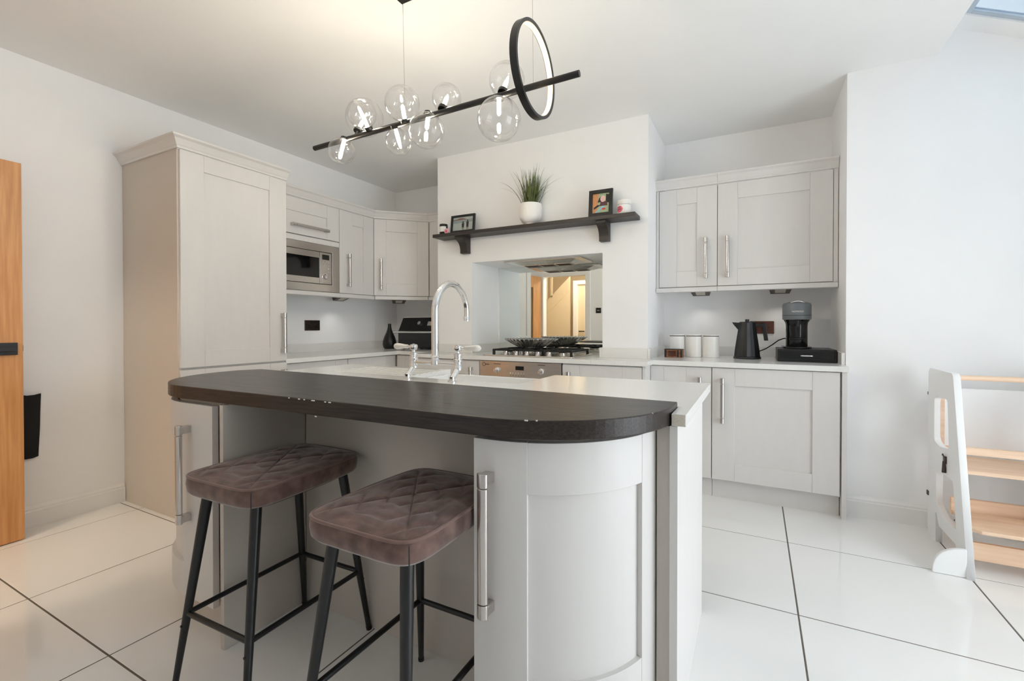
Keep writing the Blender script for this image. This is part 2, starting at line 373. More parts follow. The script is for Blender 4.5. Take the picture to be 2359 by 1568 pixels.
# rear wall with the hall doorway (seen in the mirror)
DX0, DX1, DZ = 0.25, 1.03, 1.985
struct('wall_rear', MB().box(0, DX0, YR-0.13, YR, 0, ZC).box(DX1, XI-0.13, YR-0.13, YR, 0, ZC).box(DX0, DX1, YR-0.13, YR, DZ, ZC), 'wall')
struct('trim_1', MB().box(DX0-0.075, DX0, YR, YR+0.018, 0, DZ+0.075).box(DX1, DX1+0.09, YR, YR+0.018, 0, DZ+0.075).box(DX0, DX1, YR, YR+0.018, DZ, DZ+0.075), 'trim', 'white moulded door surround', bev=0.006)
struct('floor_hall', MB().box(-1.6, XI-0.13, -6.9, YR-0.13, -0.06, 0), 'hall_floor')
struct('wall_hall', MB().box(-1.75, -0.15, YR-0.13, YR, 0, ZC).box(-1.6, XI-0.13, -6.9, -6.75, 0, ZC).box(-1.75, -1.6, -6.9, YR-0.13, 0, ZC), 'hall_wall')
struct('ceiling_hall', MB().box(-1.75, 0.0, -6.9, YR-0.13, ZC, ZC+0.1), 'hall_wall')
lamp('hall_light', (0.9, -4.9, 2.35), 30, (1.0, 0.85, 0.66), 0.12)
# staircase in the hall: raking string, panelled spandrel, balusters
st = thing('staircase', 'cream staircase with white balusters in the hallway', 'stairs', (-0.2, -5.7, 0))
def stair_line(x): return 1.62+(x+0.45)*0.95
part('spandrel', MB().prism([(-1.58, 0), (0.12, 0), (0.12, stair_line(0.12)-0.3), (-1.58, max(0.05, stair_line(-1.58)-0.3))], -5.62, -5.58, 'y'), 'hall_wall', st)
part('string', MB().prism([(-1.58, stair_line(-1.58)-0.3), (0.12, stair_line(0.12)-0.3), (0.12, stair_line(0.12)), (-1.58, stair_line(-1.58))], -5.62, -5.57, 'y'), 'hall_wall', st, bev=0.004)
part('handrail', MB().prism([(-1.58, stair_line(-1.58)+0.75), (-0.1, stair_line(-0.1)+0.75), (-0.1, stair_line(-0.1)+0.82), (-1.58, stair_line(-1.58)+0.82)], -5.62, -5.56, 'y'), 'trim', st)
for k in range(11):
    x = -1.5+k*0.12
    part('baluster', MB().box(x-0.018, x+0.018, -5.61, -5.57, stair_line(x)-0.03, stair_line(x)+0.77), 'hall_wall', st)
hd = struct('door_2', MB().box(0.2, 0.29, -5.62, -5.55, 0, 2.06).box(1.05, 1.14, -5.62, -5.55, 0, 2.06).box(0.29, 1.05, -5.62, -5.55, 1.98, 2.06), 'trim', 'cream inner doorway in the hall', bev=0.004)
part('leaf', MB().box(0.29, 1.05, -5.64, -5.6, 0.005, 1.98), 'hall_wall', hd)
part('handle', MB().cyl((0.34, -5.6, 1.0), (0.34, -5.55, 1.0), 0.012).box(0.33, 0.45, -5.56, -5.545, 0.99, 1.01), 'black_metal', hd)
# oak door opened back along the left wall
ORI_D = (0.22, -3.885, 0.005); dfn = frame(ORI_D, (0.183-0.22, -3.063+3.885, 0), (1, 0.045, 0))
DW = 0.823; DH = 1.975
dr = struct('door_1', MB(dfn).box(0, 0.30, -0.04, 0, 0, DH).box(0.47, DW, -0.04, 0, 0, DH).box(0.30, 0.47, -0.04, 0, 0, 0.25).box(0.30, 0.47, -0.04, 0, DH-0.2, DH), 'oak',
            'oak veneer door standing open along the left wall', bev=0.0015)
part('glass', MB(dfn).box(0.30, 0.47, -0.024, -0.016, 0.25, DH-0.2), 'frosted', dr, label='narrow strip of obscured glass')
hb = MB(dfn).box(DW-0.155, DW-0.022, 0, 0.008, 0.972, 1.036)
part('handle_plate', hb, 'black_metal', dr, bev=0.002, label='black rectangular handle plate')
part('handle', MB(dfn).cyl((DW-0.05, 0, 1.003), (DW-0.05, 0.05, 1.003), 0.01).box(DW-0.15, DW-0.04, 0.04, 0.054, 0.992, 1.014), 'black_metal', dr, bev=0.003, label='black lever handle')
part('latch', MB(dfn).box(DW, DW+0.004, -0.03, -0.01, 0.99, 1.02), 'bronze', dr)
# skirting
def skirt(name, pts):
    prof = [(0, 0), (0.018, 0), (0.018, 0.088), (0.014, 0.094), (0.014, 0.103), (0.007, 0.114), (0.004, 0.12), (0, 0.12)]
    o = cornice(None, pts, 0.0, prof, name); o.data.materials.clear(); o.data.materials.append(MATS['trim']); o['kind'] = 'structure'; return o
skirt('baseboard_left', [(0.0, -2.556), (0.0, YR)][::-1])
skirt('baseboard_right', [(XR+0.002, YN), (XW, YN)])
skirt('baseboard_rear', [(XI-0.002, YR), (DX1+0.092, YR)])

# ================================================================== TALL CABINET AND LEFT RUN
Z0, Z1 = 0.12, 0.85                                                 # base doors
tall = thing('tall_cabinet', 'tall greige larder cabinet with a flared cornice against the left wall', 'cabinet', (0.32, -2.2, 0))
part('carcass', MB().box(0.002, 0.634, -2.528, -1.862, 0.12, 2.15), 'cab', tall)
part('end_panel', MB().box(0.002, 0.640, -2.553, -2.529, 0, 2.152), 'cab_shaded', tall, bev=0.0015)
part('plinth', MB().box(0.30, 0.585, -2.528, -1.866, 0, 0.119), 'cab', tall)
shaker(tall, (0.636, -2.545, 0.880), (0, 1, 0), (1, 0, 0), 0.682, 1.268, st=0.132, sr=0.127, rl=0.098, hnd=(0.643, 0.056, 0.338))
shaker(tall, (0.636, -2.545, 0.125), (0, 1, 0), (1, 0, 0), 0.682, 0.745, st=0.132, sr=0.127, rl=0.098, hnd=(0.643, 0.42, 0.70))
cornice(tall, [(0.002, -2.553), (0.656, -2.553), (0.656, -1.862)], 2.15, k=0.95)

mw_x = 0.348; Y1, Y2, Y3 = -1.861, -1.138, -0.727
mc = thing('wall_cabinet', 'wall cabinet with a lift-up flap above the built-in microwave', 'cabinet', (0.17, -1.5, 1.38))
part('carcass', MB().box(0.002, mw_x, Y1+0.001, Y2-0.001, 1.856, 2.15).box(0.002, mw_x, Y1+0.001, -1.842, 1.411, 1.856).box(0.002, mw_x, -1.158, Y2-0.001, 1.411, 1.856).box(0.002, 0.02, -1.842, -1.158, 1.411, 1.856), 'cab', mc)
part('shelf_rail', MB().box(mw_x-0.3, mw_x+0.02, Y1+0.002, Y2-0.002, 1.808, 1.850), 'cab', mc, bev=0.001)
shaker(mc, (mw_x, Y1+0.002, 1.856), (0, 1, 0), (1, 0, 0), 0.719, 0.288, st=0.13, sr=0.128, rl=0.108, hh=(0.068, 0.235, 0.585), name='flap')
part('light_rail', MB().box(0.3, mw_x+0.03, Y1+0.001, Y2, 1.376, 1.409), 'cab', mc, bev=0.003)
cornice(mc, [(mw_x+0.02, Y1+0.001), (mw_x+0.02, Y2)], 2.15, k=0.8)
wc = thing('wall_cabinet', 'narrow greige wall cabinet with one door beside the microwave', 'cabinet', (0.17, -0.93, 1.38))
part('carcass', MB().box(0.002, mw_x, Y2+0.001, Y3, 1.411, 2.15), 'cab', wc)
shaker(wc, (mw_x, Y2, 1.413), (0, 1, 0), (1, 0, 0), Y3-Y2, 0.733, st=0.148, sr=0.13, rl=0.115, hnd=(0.088, 0.058, 0.352))
part('light_rail', MB().box(0.3, mw_x+0.03, Y2+0.001, Y3, 1.376, 1.409), 'cab', wc, bev=0.003)
cornice(wc, [(mw_x+0.02, Y2+0.001), (mw_x+0.02, Y3)], 2.15, k=0.8)
cc = thing('corner_wall_cabinet', 'angled corner wall cabinet with a diagonal greige door', 'cabinet', (0.3, -0.3, 1.38))
A = Vector((0.37, Y3+0.001, 0)); B = Vector((0.738, -0.36, 0)); dd = (B-A).normalized(); nn = Vector((dd.y, -dd.x, 0)); LW = (B-A).length
q0 = A-nn*0.023; q1 = B-nn*0.023
part('carcass', MB().prism([(0.002, Y3+0.001), (q0.x, q0.y), (q1.x, q1.y), (0.74, -0.002), (0.002, -0.002)], 1.411, 2.15), 'cab', cc)
shaker(cc, (q0.x, q0.y, 1.413), dd, nn, LW, 0.733, st=0.112, sr=0.112, rl=0.115, hnd=(0.066, 0.058, 0.352))
part('light_rail', MB().prism([(A.x+0.012, A.y), (B.x, B.y-0.012), (B.x-0.04, B.y+0.04), (A.x-0.04, A.y+0.03)], 1.376, 1.409), 'cab', cc, bev=0.003)
cornice(cc, [(A.x, A.y), (B.x, B.y)], 2.15, k=0.8)
fc = thing('wall_cabinet', 'greige infill wall cabinet between the corner cabinet and chimney breast', 'cabinet', (0.9, -0.2, 1.38))
part('carcass', MB().box(0.742, CX0-0.002, -0.336, -0.002, 1.411, 2.15), 'cab', fc)
part('door', MB().box(0.744, CX0-0.002, -0.358, -0.337, 1.413, 2.146), 'cab', fc, bev=0.001)
part('light_rail', MB().box(0.742, CX0-0.002, -0.37, -0.33, 1.376, 1.409), 'cab', fc, bev=0.003)
cornice(fc, [(0.742, -0.36), (CX0-0.002, -0.36)], 2.15, k=0.8)

# microwave
mo = thing('microwave', 'built-in stainless steel microwave oven in the wall cabinet', 'microwave', (0.2, -1.5, 1.412))
my0, my1 = -1.838, -1.16; mf = mw_x+0.022
part('body', MB().box(0.05, mf-0.02, my0, my1, 1.413, 1.80), 'black_metal', mo)
part('trim_frame', MB().ring_prism([(Y1+0.004, 1.412), (Y2-0.004, 1.412), (Y2-0.004, 1.806), (Y1+0.004, 1.806)], [(-1.79, 1.475), (-1.217, 1.475), (-1.217, 1.747), (-1.79, 1.747)], mf-0.02, mf, 'x'), 'steel', mo, bev=0.003)
part('door', MB().ring_prism([(-1.786, 1.479), (-1.342, 1.479), (-1.342, 1.743), (-1.786, 1.743)], [(-1.75, 1.527), (-1.345, 1.527), (-1.345, 1.694), (-1.75, 1.694)], mf-0.018, mf-0.004, 'x'), 'steel', mo, bev=0.0015)
part('door_window', MB().box(mf-0.016, mf-0.008, -1.75, -1.345, 1.527, 1.694), 'dark_glass', mo)
cp = part('control_panel', MB().box(mf-0.018, mf-0.004, -1.338, -1.221, 1.479, 1.743), 'steel', mo, bev=0.0015)
part('display', MB().box(mf-0.004, mf-0.0025, -1.316, -1.246, 1.684, 1.726), 'dark_glass', cp)
part('dial', MB().lathe([(0.026, 0), (0.026, 0.006), (0.02, 0.016), (0.0, 0.018)], (mf-0.004, -1.285, 1.545), 20, 'x'), 'chrome', cp, smooth=40)
part('open_button', MB().box(mf-0.004, mf-0.001, -1.325, -1.245, 1.492, 1.513), 'steel', cp, bev=0.001)
for y, z in [(-1.315, 1.665), (-1.285, 1.665), (-1.25, 1.665), (-1.25, 1.637), (-1.25, 1.61), (-1.25, 1.583), (-1.3, 1.64)]:
    part('button', MB().lathe([(0.0075, 0), (0.0065, 0.003), (0, 0.0035)], (mf-0.004, y, z), 10, 'x'), 'chrome', cp, smooth=40)

# under-cabinet wedge lights
UL = 'under-cabinet wedge lights'
for lab, x, y, rz in [('grey wedge light under the cabinet next to the microwave', 0.17, -0.93, math.pi/2), ('grey wedge light under the corner wall cabinet', 0.30, -0.30, math.pi/4),
                      ('grey wedge light above the white canisters', 3.215, -0.16, 0), ('grey wedge light above the coffee machine', 3.75, -0.16, 0)]:
    ul = thing('cabinet_light', lab, 'light', (x, y, 1.411), UL, 0)
    c, s = math.cos(rz), math.sin(rz); w = lambda a, b, z, x=x, y=y, c=c, s=s: (x+a*c-b*s, y+a*s+b*c, z)
    part('housing', MB(w).add([(-0.075, -0.055, 1.410), (0.075, -0.055, 1.410), (0.075, 0.06, 1.410), (-0.075, 0.06, 1.410), (-0.075, -0.055, 1.396), (0.075, -0.055, 1.396), (0.06, 0.055, 1.357), (-0.06, 0.055, 1.357)],
         [(0, 1, 2, 3), (4, 7, 6, 5), (0, 4, 5, 1), (1, 5, 6, 2), (2, 6, 7, 3), (3, 7, 4, 0)]), 'bronze', ul, bev=0.002)
    part('lens', MB(w).add([(-0.035, -0.025, 1.3855), (0.035, -0.025, 1.3855), (0.032, 0.03, 1.3655), (-0.032, 0.03, 1.3655), (-0.035, -0.025, 1.3825), (0.035, -0.025, 1.3825), (0.032, 0.03, 1.3625), (-0.032, 0.03, 1.3625)],
         [(0, 1, 2, 3), (4, 7, 6, 5), (0, 4, 5, 1), (1, 5, 6, 2), (2, 6, 7, 3), (3, 7, 4, 0)]), 'lens', ul)
    sl = bpy.data.lights.new('recess_fill_spot', 'SPOT'); sl.energy = 0.55; sl.color = (1.0, 0.97, 0.94); sl.spot_size = math.radians(104); sl.spot_blend = 1.0; sl.shadow_soft_size = 0.0; sl.specular_factor = 0.0  # added weak fill to lift the dark recesses; the fixtures themselves look off
    so = bpy.data.objects.new('recess_fill_spot', sl); COL.objects.link(so); so.location = w(0, 0.0, 1.352); so.rotation_euler = Vector((-s*0.22, c*0.22, -1.0)).to_track_quat('-Z', 'Y').to_euler()

# ------------------------------------------------------------------ base units, worktop
XF = 0.60; YA = -0.70; YH = -0.93; XS0, XS1 = 1.02, 2.97; YRW = -0.765; WZ0, WZ1 = 0.858, 0.890
def base(name, label, box, loc):
    t = thing(name, label, 'cabinet', loc); part('carcass', MB().box(*box, 0.12, 0.857), 'cab', t); return t
b1 = base('base_cabinet', 'greige base cabinet along the left wall beside the tall larder', (0.002, XF-0.022, -1.860, -1.26), (0.3, -1.56, 0))
shaker(b1, (XF-0.022, -1.859, Z0), (0, 1, 0), (1, 0, 0), 0.598, Z1-Z0, hnd=(0.53, 0.38, 0.68)); part('plinth', MB().box(0.3, 0.53, -1.859, -1.261, 0, 0.119), 'cab', b1)
b2 = base('base_cabinet', 'greige corner base cabinet under the left worktop by the vase', (0.002, XF-0.022, -1.258, -0.002), (0.3, -0.66, 0))
shaker(b2, (XF-0.022, -1.257, Z0), (0, 1, 0), (1, 0, 0), 0.57, Z1-Z0, hnd=(0.06, 0.38, 0.68)); part('plinth', MB().box(0.3, 0.53, -1.257, -0.1, 0, 0.119), 'cab', b2)
b3 = base('base_cabinet', 'greige base cabinet under the black countertop oven', (0.602, XS0+0.01, YA+0.042, -0.002), (0.8, -0.4, 0))
shaker(b3, (0.61, YA+0.042, Z0), (1, 0, 0), (0, -1, 0), 0.42, Z1-Z0, st=0.1, hnd=(0.36, 0.38, 0.68)); part('plinth', MB().box(0.62, 1.02, YA+0.1, -0.4, 0, 0.119), 'cab', b3)
b4 = base('base_cabinet', 'greige base cabinet on the chimney breast between corner and steel oven', (XS0+0.012, 1.664, YH+0.042, CY-0.001), (1.35, -0.8, 0))
shaker(b4, (XS0+0.014, YH+0.042, Z0), (1, 0, 0), (0, -1, 0), 0.632, Z1-Z0, st=0.13, hnd=(0.562, 0.40, 0.68)); part('plinth', MB().box(1.04, 1.664, YH+0.1, CY-0.001, 0, 0.119), 'cab', b4)
b5 = base('base_cabinet', 'greige base cabinet between the steel oven and the cabinet under the canisters', (2.364, XS1-0.02, YH+0.042, CY-0.001), (2.66, -0.8, 0))
shaker(b5, (2.366, YH+0.042, Z0), (1, 0, 0), (0, -1, 0), 0.564, Z1-Z0, st=0.13, hnd=(0.055, 0.40, 0.68)); part('plinth', MB().box(2.37, 2.9, YH+0.1, CY-0.001, 0, 0.119), 'cab', b5)
part('end_panel', MB().box(XS1-0.038, XS1-0.018, YH+0.02, YRW+0.045, 0, 0.857), 'cab', b5, bev=0.001)
b6 = base('base_cabinet', 'narrow greige base cabinet under the white canisters', (2.953, 3.341, YRW+0.042, -0.002), (3.15, -0.4, 0))
shaker(b6, (2.953, YRW+0.042, 0.128), (1, 0, 0), (0, -1, 0), 0.388, 0.725, st=0.088, sr=0.155, rl=0.112, hnd=(0.318, 0.372, 0.662)); part('plinth', MB().box(2.953, 3.341, YRW+0.073, -0.3, 0, 0.119), 'cab', b6)
b7 = base('base_cabinet', 'wide greige base cabinet under the kettle and coffee machine', (3.343, 4.036, YRW+0.042, -0.002), (3.7, -0.4, 0))
shaker(b7, (3.343, YRW+0.042, 0.128), (1, 0, 0), (0, -1, 0), 0.688, 0.725, st=0.133, sr=0.136, rl=0.112, hnd=(0.063, 0.372, 0.662)); part('plinth', MB().box(3.343, 4.034, YRW+0.073, -0.3, 0, 0.119), 'cab', b7)
part('end_panel', MB().box(4.038, 4.062, YRW+0.012, -0.002, 0, 0.857), 'cab', b7, bev=0.001)

wt = thing('worktop', 'white speckled quartz worktop with upstands running around the walls', 'worktop', (1.5, -0.5, 0.858))
part('slab', MB().box(0.002, 0.64, -1.860, -0.002, WZ0, WZ1).box(0.64, XS0, YA, -0.002, WZ0, WZ1).box(XS0, CX0-0.001, YH, -0.002, WZ0, WZ1).box(CX0-0.001, NX0, YH, CY-0.001, WZ0, WZ1)
     .box(NX0+0.001, NX1-0.001, YH, NY+0.001, WZ0, WZ1).box(NX1, CX1+0.001, YH, CY-0.001, WZ0, WZ1).box(CX1+0.001, XS1, YH, -0.002, WZ0, WZ1).box(XS1, XR-0.002, YRW, -0.002, WZ0, WZ1), 'quartz', wt)
UZ = 0.962
for q in [(0.002, 0.02, -1.860, -0.022), (0.002, CX0-0.002, -0.02, -0.002), (CX0-0.02, CX0-0.001, CY-0.018, -0.022), (CX0, NX0, CY-0.019, CY-0.001), (NX0+0.001, NX0+0.018, CY-0.019, NY-0.001),
          (NX1-0.018, NX1-0.001, CY-0.019, NY-0.001), (NX1, CX1, CY-0.019, CY-0.001), (CX1+0.001, CX1+0.019, CY-0.019, -0.022), (CX1+0.02, XR-0.022, -0.02, -0.002), (XR-0.02, XR-0.002, YRW+0.13, -0.002)]:
    part('upstand', MB().box(*q, WZ1, UZ), 'quartz', wt, bev=0.001)

# built-in oven under the hob
ov = thing('oven', 'built-in stainless steel oven below the gas hob', 'oven', (2.01, -0.8, 0.1))
OX0, OX1 = 1.670, 2.358; of = YH+0.018
part('body', MB().box(OX0, OX1, of+0.02, CY-0.01, 0.12, 0.855), 'black_metal', ov)
cpn = part('control_panel', MB().box(OX0, OX1, of, of+0.02, 0.735, 0.852), 'steel', ov, bev=0.001)
dv = part('oven_door', MB().box(OX0, OX1, of, of+0.02, 0.125, 0.728), 'steel', ov, bev=0.001)
part('window', MB().box(OX0+0.08, OX1-0.08, of-0.002, of, 0.22, 0.6), 'dark_glass', dv)
part('handle', MB().cyl((OX0+0.08, of-0.045, 0.67), (OX1-0.08, of-0.045, 0.67), 0.01).box(OX0+0.11, OX0+0.13, of-0.045, of, 0.662, 0.678).box(OX1-0.13, OX1-0.11, of-0.045, of, 0.662, 0.678), 'nickel', dv, smooth=40)
for x, z in ((1.83, 0.784), (2.203, 0.788)):
    part('knob', MB().lathe([(0.022, 0), (0.022, -0.008), (0.017, -0.012), (0.015, -0.034), (0, -0.036)], (x, of, z), 24, 'y').box(x-0.003, x+0.003, of-0.04, of-0.03, z-0.012, z+0.012), 'chrome', cpn, smooth=40)
    part('marking', MB().box(x-0.03, x+0.03, of-0.0006, of, z+0.045, z+0.049), 'print_dark', cpn)
part('display', MB().box(1.988, 2.058, of-0.001, of, 0.79, 0.82), 'dark_glass', cpn)
for k in range(6):
    x = 1.945+k*0.023
    part('button', MB().lathe([(0.006, 0), (0.006, -0.003), (0, -0.004)], (x, of, 0.765), 10, 'y'), 'chrome', cpn)
    part('marking', MB().box(x-0.004, x+0.004, of-0.0006, of, 0.747, 0.75), 'print_dark', cpn)
part('logo', MB().tube([(1.71+0.013*math.cos(t*math.pi/8), of-0.0005, 0.825+0.013*math.sin(t*math.pi/8)) for t in range(16)], 0.0016, 6, closed=True).box(1.723, 1.758, of-0.0006, of, 0.823, 0.828), 'print_dark', cpn, label='dark round logo with short lettering')

# gas hob
hb_ = thing('gas_hob', 'five burner steel gas hob with black cast iron grates', 'hob', (2.05, -0.63, 0.891))
HX0, HX1, HY0, HY1 = 1.675, 2.43, -0.885, -0.39
part('plate', MB().prism(rrect(HX0, HX1, HY0, HY1, 0.02), 0.8905, 0.899), 'burnished', hb_, bev=0.002)
BN = [(1.83, -0.52, 0.045), (1.83, -0.72, 0.035), (2.05, -0.60, 0.06), (2.28, -0.52, 0.045), (2.28, -0.70, 0.03)]
for x, y, r in BN:
    bo = part('burner', MB().lathe([(r*1.25, 0.899), (r*1.25, 0.905), (r, 0.907), (r, 0.916), (0, 0.916)], (x, y, 0), 24), 'burnished', hb_, smooth=40)
    part('burner_cap', MB().lathe([(r*0.85, 0.916), (r*0.85, 0.922), (r*0.7, 0.925), (0, 0.925)], (x, y, 0), 24), 'iron', bo, smooth=40)
for gx0, gx1 in ((1.73, 1.93), (1.94, 2.16), (2.17, 2.39)):
    g = MB(); gy0, gy1 = -0.79, -0.42; b = 0.006; xm = (gx0+gx1)/2
    for x in (gx0, gx1): g.box(x-b, x+b, gy0, gy1, 0.926, 0.940)
    for y in (gy0, gy1): g.box(gx0, gx1, y-b, y+b, 0.926, 0.940)
    for y in (gy0+0.11, gy1-0.11): g.box(gx0, gx0+0.07, y-b, y+b, 0.926, 0.941); g.box(gx1-0.07, gx1, y-b, y+b, 0.926, 0.941)
    g.box(xm-b, xm+b, gy0, gy0+0.06, 0.926, 0.941); g.box(xm-b, xm+b, gy1-0.06, gy1, 0.926, 0.941); g.box(xm-b, xm+b, -0.64, -0.56, 0.926, 0.941)
    for x in (gx0, gx1):
        for y in (gy0, gy1): g.box(x-0.009, x+0.009, y-0.009, y+0.009, 0.899, 0.94)
    part('grate', g, 'iron', hb_, bev=0.0015)
for k in range(5):
    x = 1.865+k*0.092
    part('knob', MB().lathe([(0.021, 0.899), (0.022, 0.903), (0.018, 0.908), (0.0175, 0.928), (0.0, 0.930)], (x, -0.84, 0), 20).box(x-0.0025, x+0.0025, -0.857, -0.823, 0.928, 0.933), 'nickel', hb_, smooth=40)

# fluted bowl on the hob
bw = thing('fluted_bowl', 'wide shallow fluted glass bowl resting on the hob grates', 'bowl', (1.958, -0.567, 0.9415))
def bowl_prof(th):
    return [(0.07, 0.9435+th), (0.085, 0.945+th), (0.12, 0.957+th), (0.16, 0.98+th), (0.20, 1.003+th), (0.222, 1.017+th*0.3)]
outer = bowl_prof(0); inner = bowl_prof(0.006)
bm_ = MB(); bm_.lathe([(0.0, 0.9435)]+outer+inner[::-1]+[(0.0, 0.9485)], (1.958, -0.567, 0), 72, flute=0.012)
part('bowl_wall', bm_, 'bowl_glass', bw, smooth=30)
fb = MB()
for i in range(36):
    t = 2*math.pi*i/36
    fb.tube([(1.958+r*math.cos(t), -0.567+r*math.sin(t), z+0.002) for r, z in outer[1:]], [0.0035, 0.0045, 0.006, 0.0065, 0.004], 5)
part('ribs', fb, 'nickel', bw, smooth=True, kind='stuff')

# mirror splashback and extractor in the recess
part('mirror_splashback', MB().box(NX0+0.02, NX1-0.019, NY, NY+0.004, WZ1+0.001, NZ-0.001), 'mirror', None, org=(2.0, -0.197, 0.89))
tag(bpy.data.objects['mirror_splashback'], 'frameless mirror splashback at the back of the hob recess', 'mirror')
hd_ = thing('extractor_hood', 'silver canopy extractor set in the top of the hob recess', 'extractor', (2.05, -0.42, 1.62))
HXa, HXb, HYa, HYb = 1.71, 2.39, -0.585, -0.275
part('canopy', MB().ring_prism([(HXa, HYa), (HXb, HYa), (HXb, HYb), (HXa, HYb)], [(HXa+0.06, HYa+0.05), (HXb-0.06, HYa+0.05), (HXb-0.06, HYb-0.05), (HXa+0.06, HYb-0.05)], 1.656, 1.6675), 'burnished', hd_, bev=0.002)
part('inner_tray', MB().add([(HXa+0.06, HYa+0.05, 1.656), (HXb-0.06, HYa+0.05, 1.656), (HXb-0.06, HYb-0.05, 1.656), (HXa+0.06, HYb-0.05, 1.656), (HXa+0.12, HYa+0.09, 1.636), (HXb-0.12, HYa+0.09, 1.636), (HXb-0.12, HYb-0.08, 1.636), (HXa+0.12, HYb-0.08, 1.636)],
     [(0, 1, 5, 4), (1, 2, 6, 5), (2, 3, 7, 6), (3, 0, 4, 7), (4, 5, 6, 7), (0, 3, 2, 1)]), 'burnished', hd_)
for k in range(3):
    x0 = HXa+0.13+k*0.142
    fo = part('filter', MB().box(x0, x0+0.132, HYa+0.1, HYb-0.09, 1.631, 1.636), 'steel', hd_, bev=0.001)
    part('slots', (lambda g: [g.box(x0+0.01+j*0.012, x0+0.016+j*0.012, HYa+0.11, HYb-0.1, 1.6295, 1.631) for j in range(10)] and g)(MB()), 'shadow_gap', fo)

# ------------------------------------------------------------------ right-hand wall cabinets
YU = -0.338
for (x0, x1, lab, st_, sr_, hx) in [(2.919, 3.346, 'narrow greige wall cabinet above the white canisters', 0.127, 0.137, 0.352), (3.347, 4.066, 'wide greige wall cabinet above the kettle and coffee machine', 0.131, 0.129, 0.068)]:
    t = thing('wall_cabinet', lab, 'cabinet', ((x0+x1)/2, -0.17, 1.38))
    last = x1 > 4; xd = x1-0.026 if last else x1
    part('carcass', MB().box(x0+0.001, x1, YU, -0.002, 1.411, 2.15), 'cab', t)
    o0 = 0.02 if not last else 0.0
    shaker(t, (x0+o0, YU, 1.413), (1, 0, 0), (0, -1, 0), xd-x0-o0, 0.733, st=st_, sr=sr_, rl=0.115, hnd=(hx-o0, 0.056, 0.352))
    if last: part('infill', MB().box(xd+0.002, x1, YU-0.018, YU, 1.411, 2.15), 'cab', t)
    else: part('infill', MB().box(x0, x0+o0-0.002, YU-0.018, YU, 1.411, 2.15), 'cab', t)
    part('light_rail', MB().box(x0, x1, YU-0.034, YU+0.04, 1.376, 1.409), 'cab', t, bev=0.003)
    cornice(t, [(x0-0.006, YU-0.02), (x1, YU-0.02)] if not last else [(x0, YU-0.02), (x1, YU-0.02)], 2.15, k=0.8)

# ================================================================== ISLAND
isl = thing('island_cabinet', 'greige kitchen island cabinet run below the white worktop and sink', 'cabinet', (2.4, -2.4, 0))
IX0, IX1, IYF, IYB = 1.40, 3.41, -2.735, -2.03
tag(part('island_back_panel', MB().box(1.969, 2.958, IYF, IYF+0.02, 0, 0.857), 'cab_shaded', None, org=(2.46, IYF, 0)), 'plain greige panel closing the island knee space behind the stools', 'panel')
part('carcass', MB().box(IX0, 2.12, -2.605, IYB, 0.12, 0.857).box(2.76, IX1-0.022, -2.605, IYB, 0.12, 0.857).box(2.12, 2.76, -2.605, IYB, 0.12, 0.60), 'cab', isl)
tag(part('island_end_panel', MB().box(IX1-0.021, IX1, -2.705, IYB-0.03, 0, 0.857), 'cab', None, bev=0.001, org=(IX1-0.01, -2.38, 0)), 'greige end panel closing the island under the overhanging white worktop', 'panel')
part('end_panel', MB().box(IX0-0.021, IX0-0.001, -2.605, IYB-0.03, 0, 0.857), 'cab', isl, bev=0.001)
part('plinth', MB().box(IX0+0.02, IX1-0.03, -2.6, IYB-0.06, 0, 0.119), 'cab', isl)
for x0, x1, zt in ((IX0, 2.12, 0.73), (2.122, 2.758, 0.48), (2.76, 3.388, 0.73)):
    shaker(isl, (x1, IYB, Z0), (-1, 0, 0), (0, 1, 0), x1-x0, zt, hnd=(0.07, zt-0.35, zt-0.05))

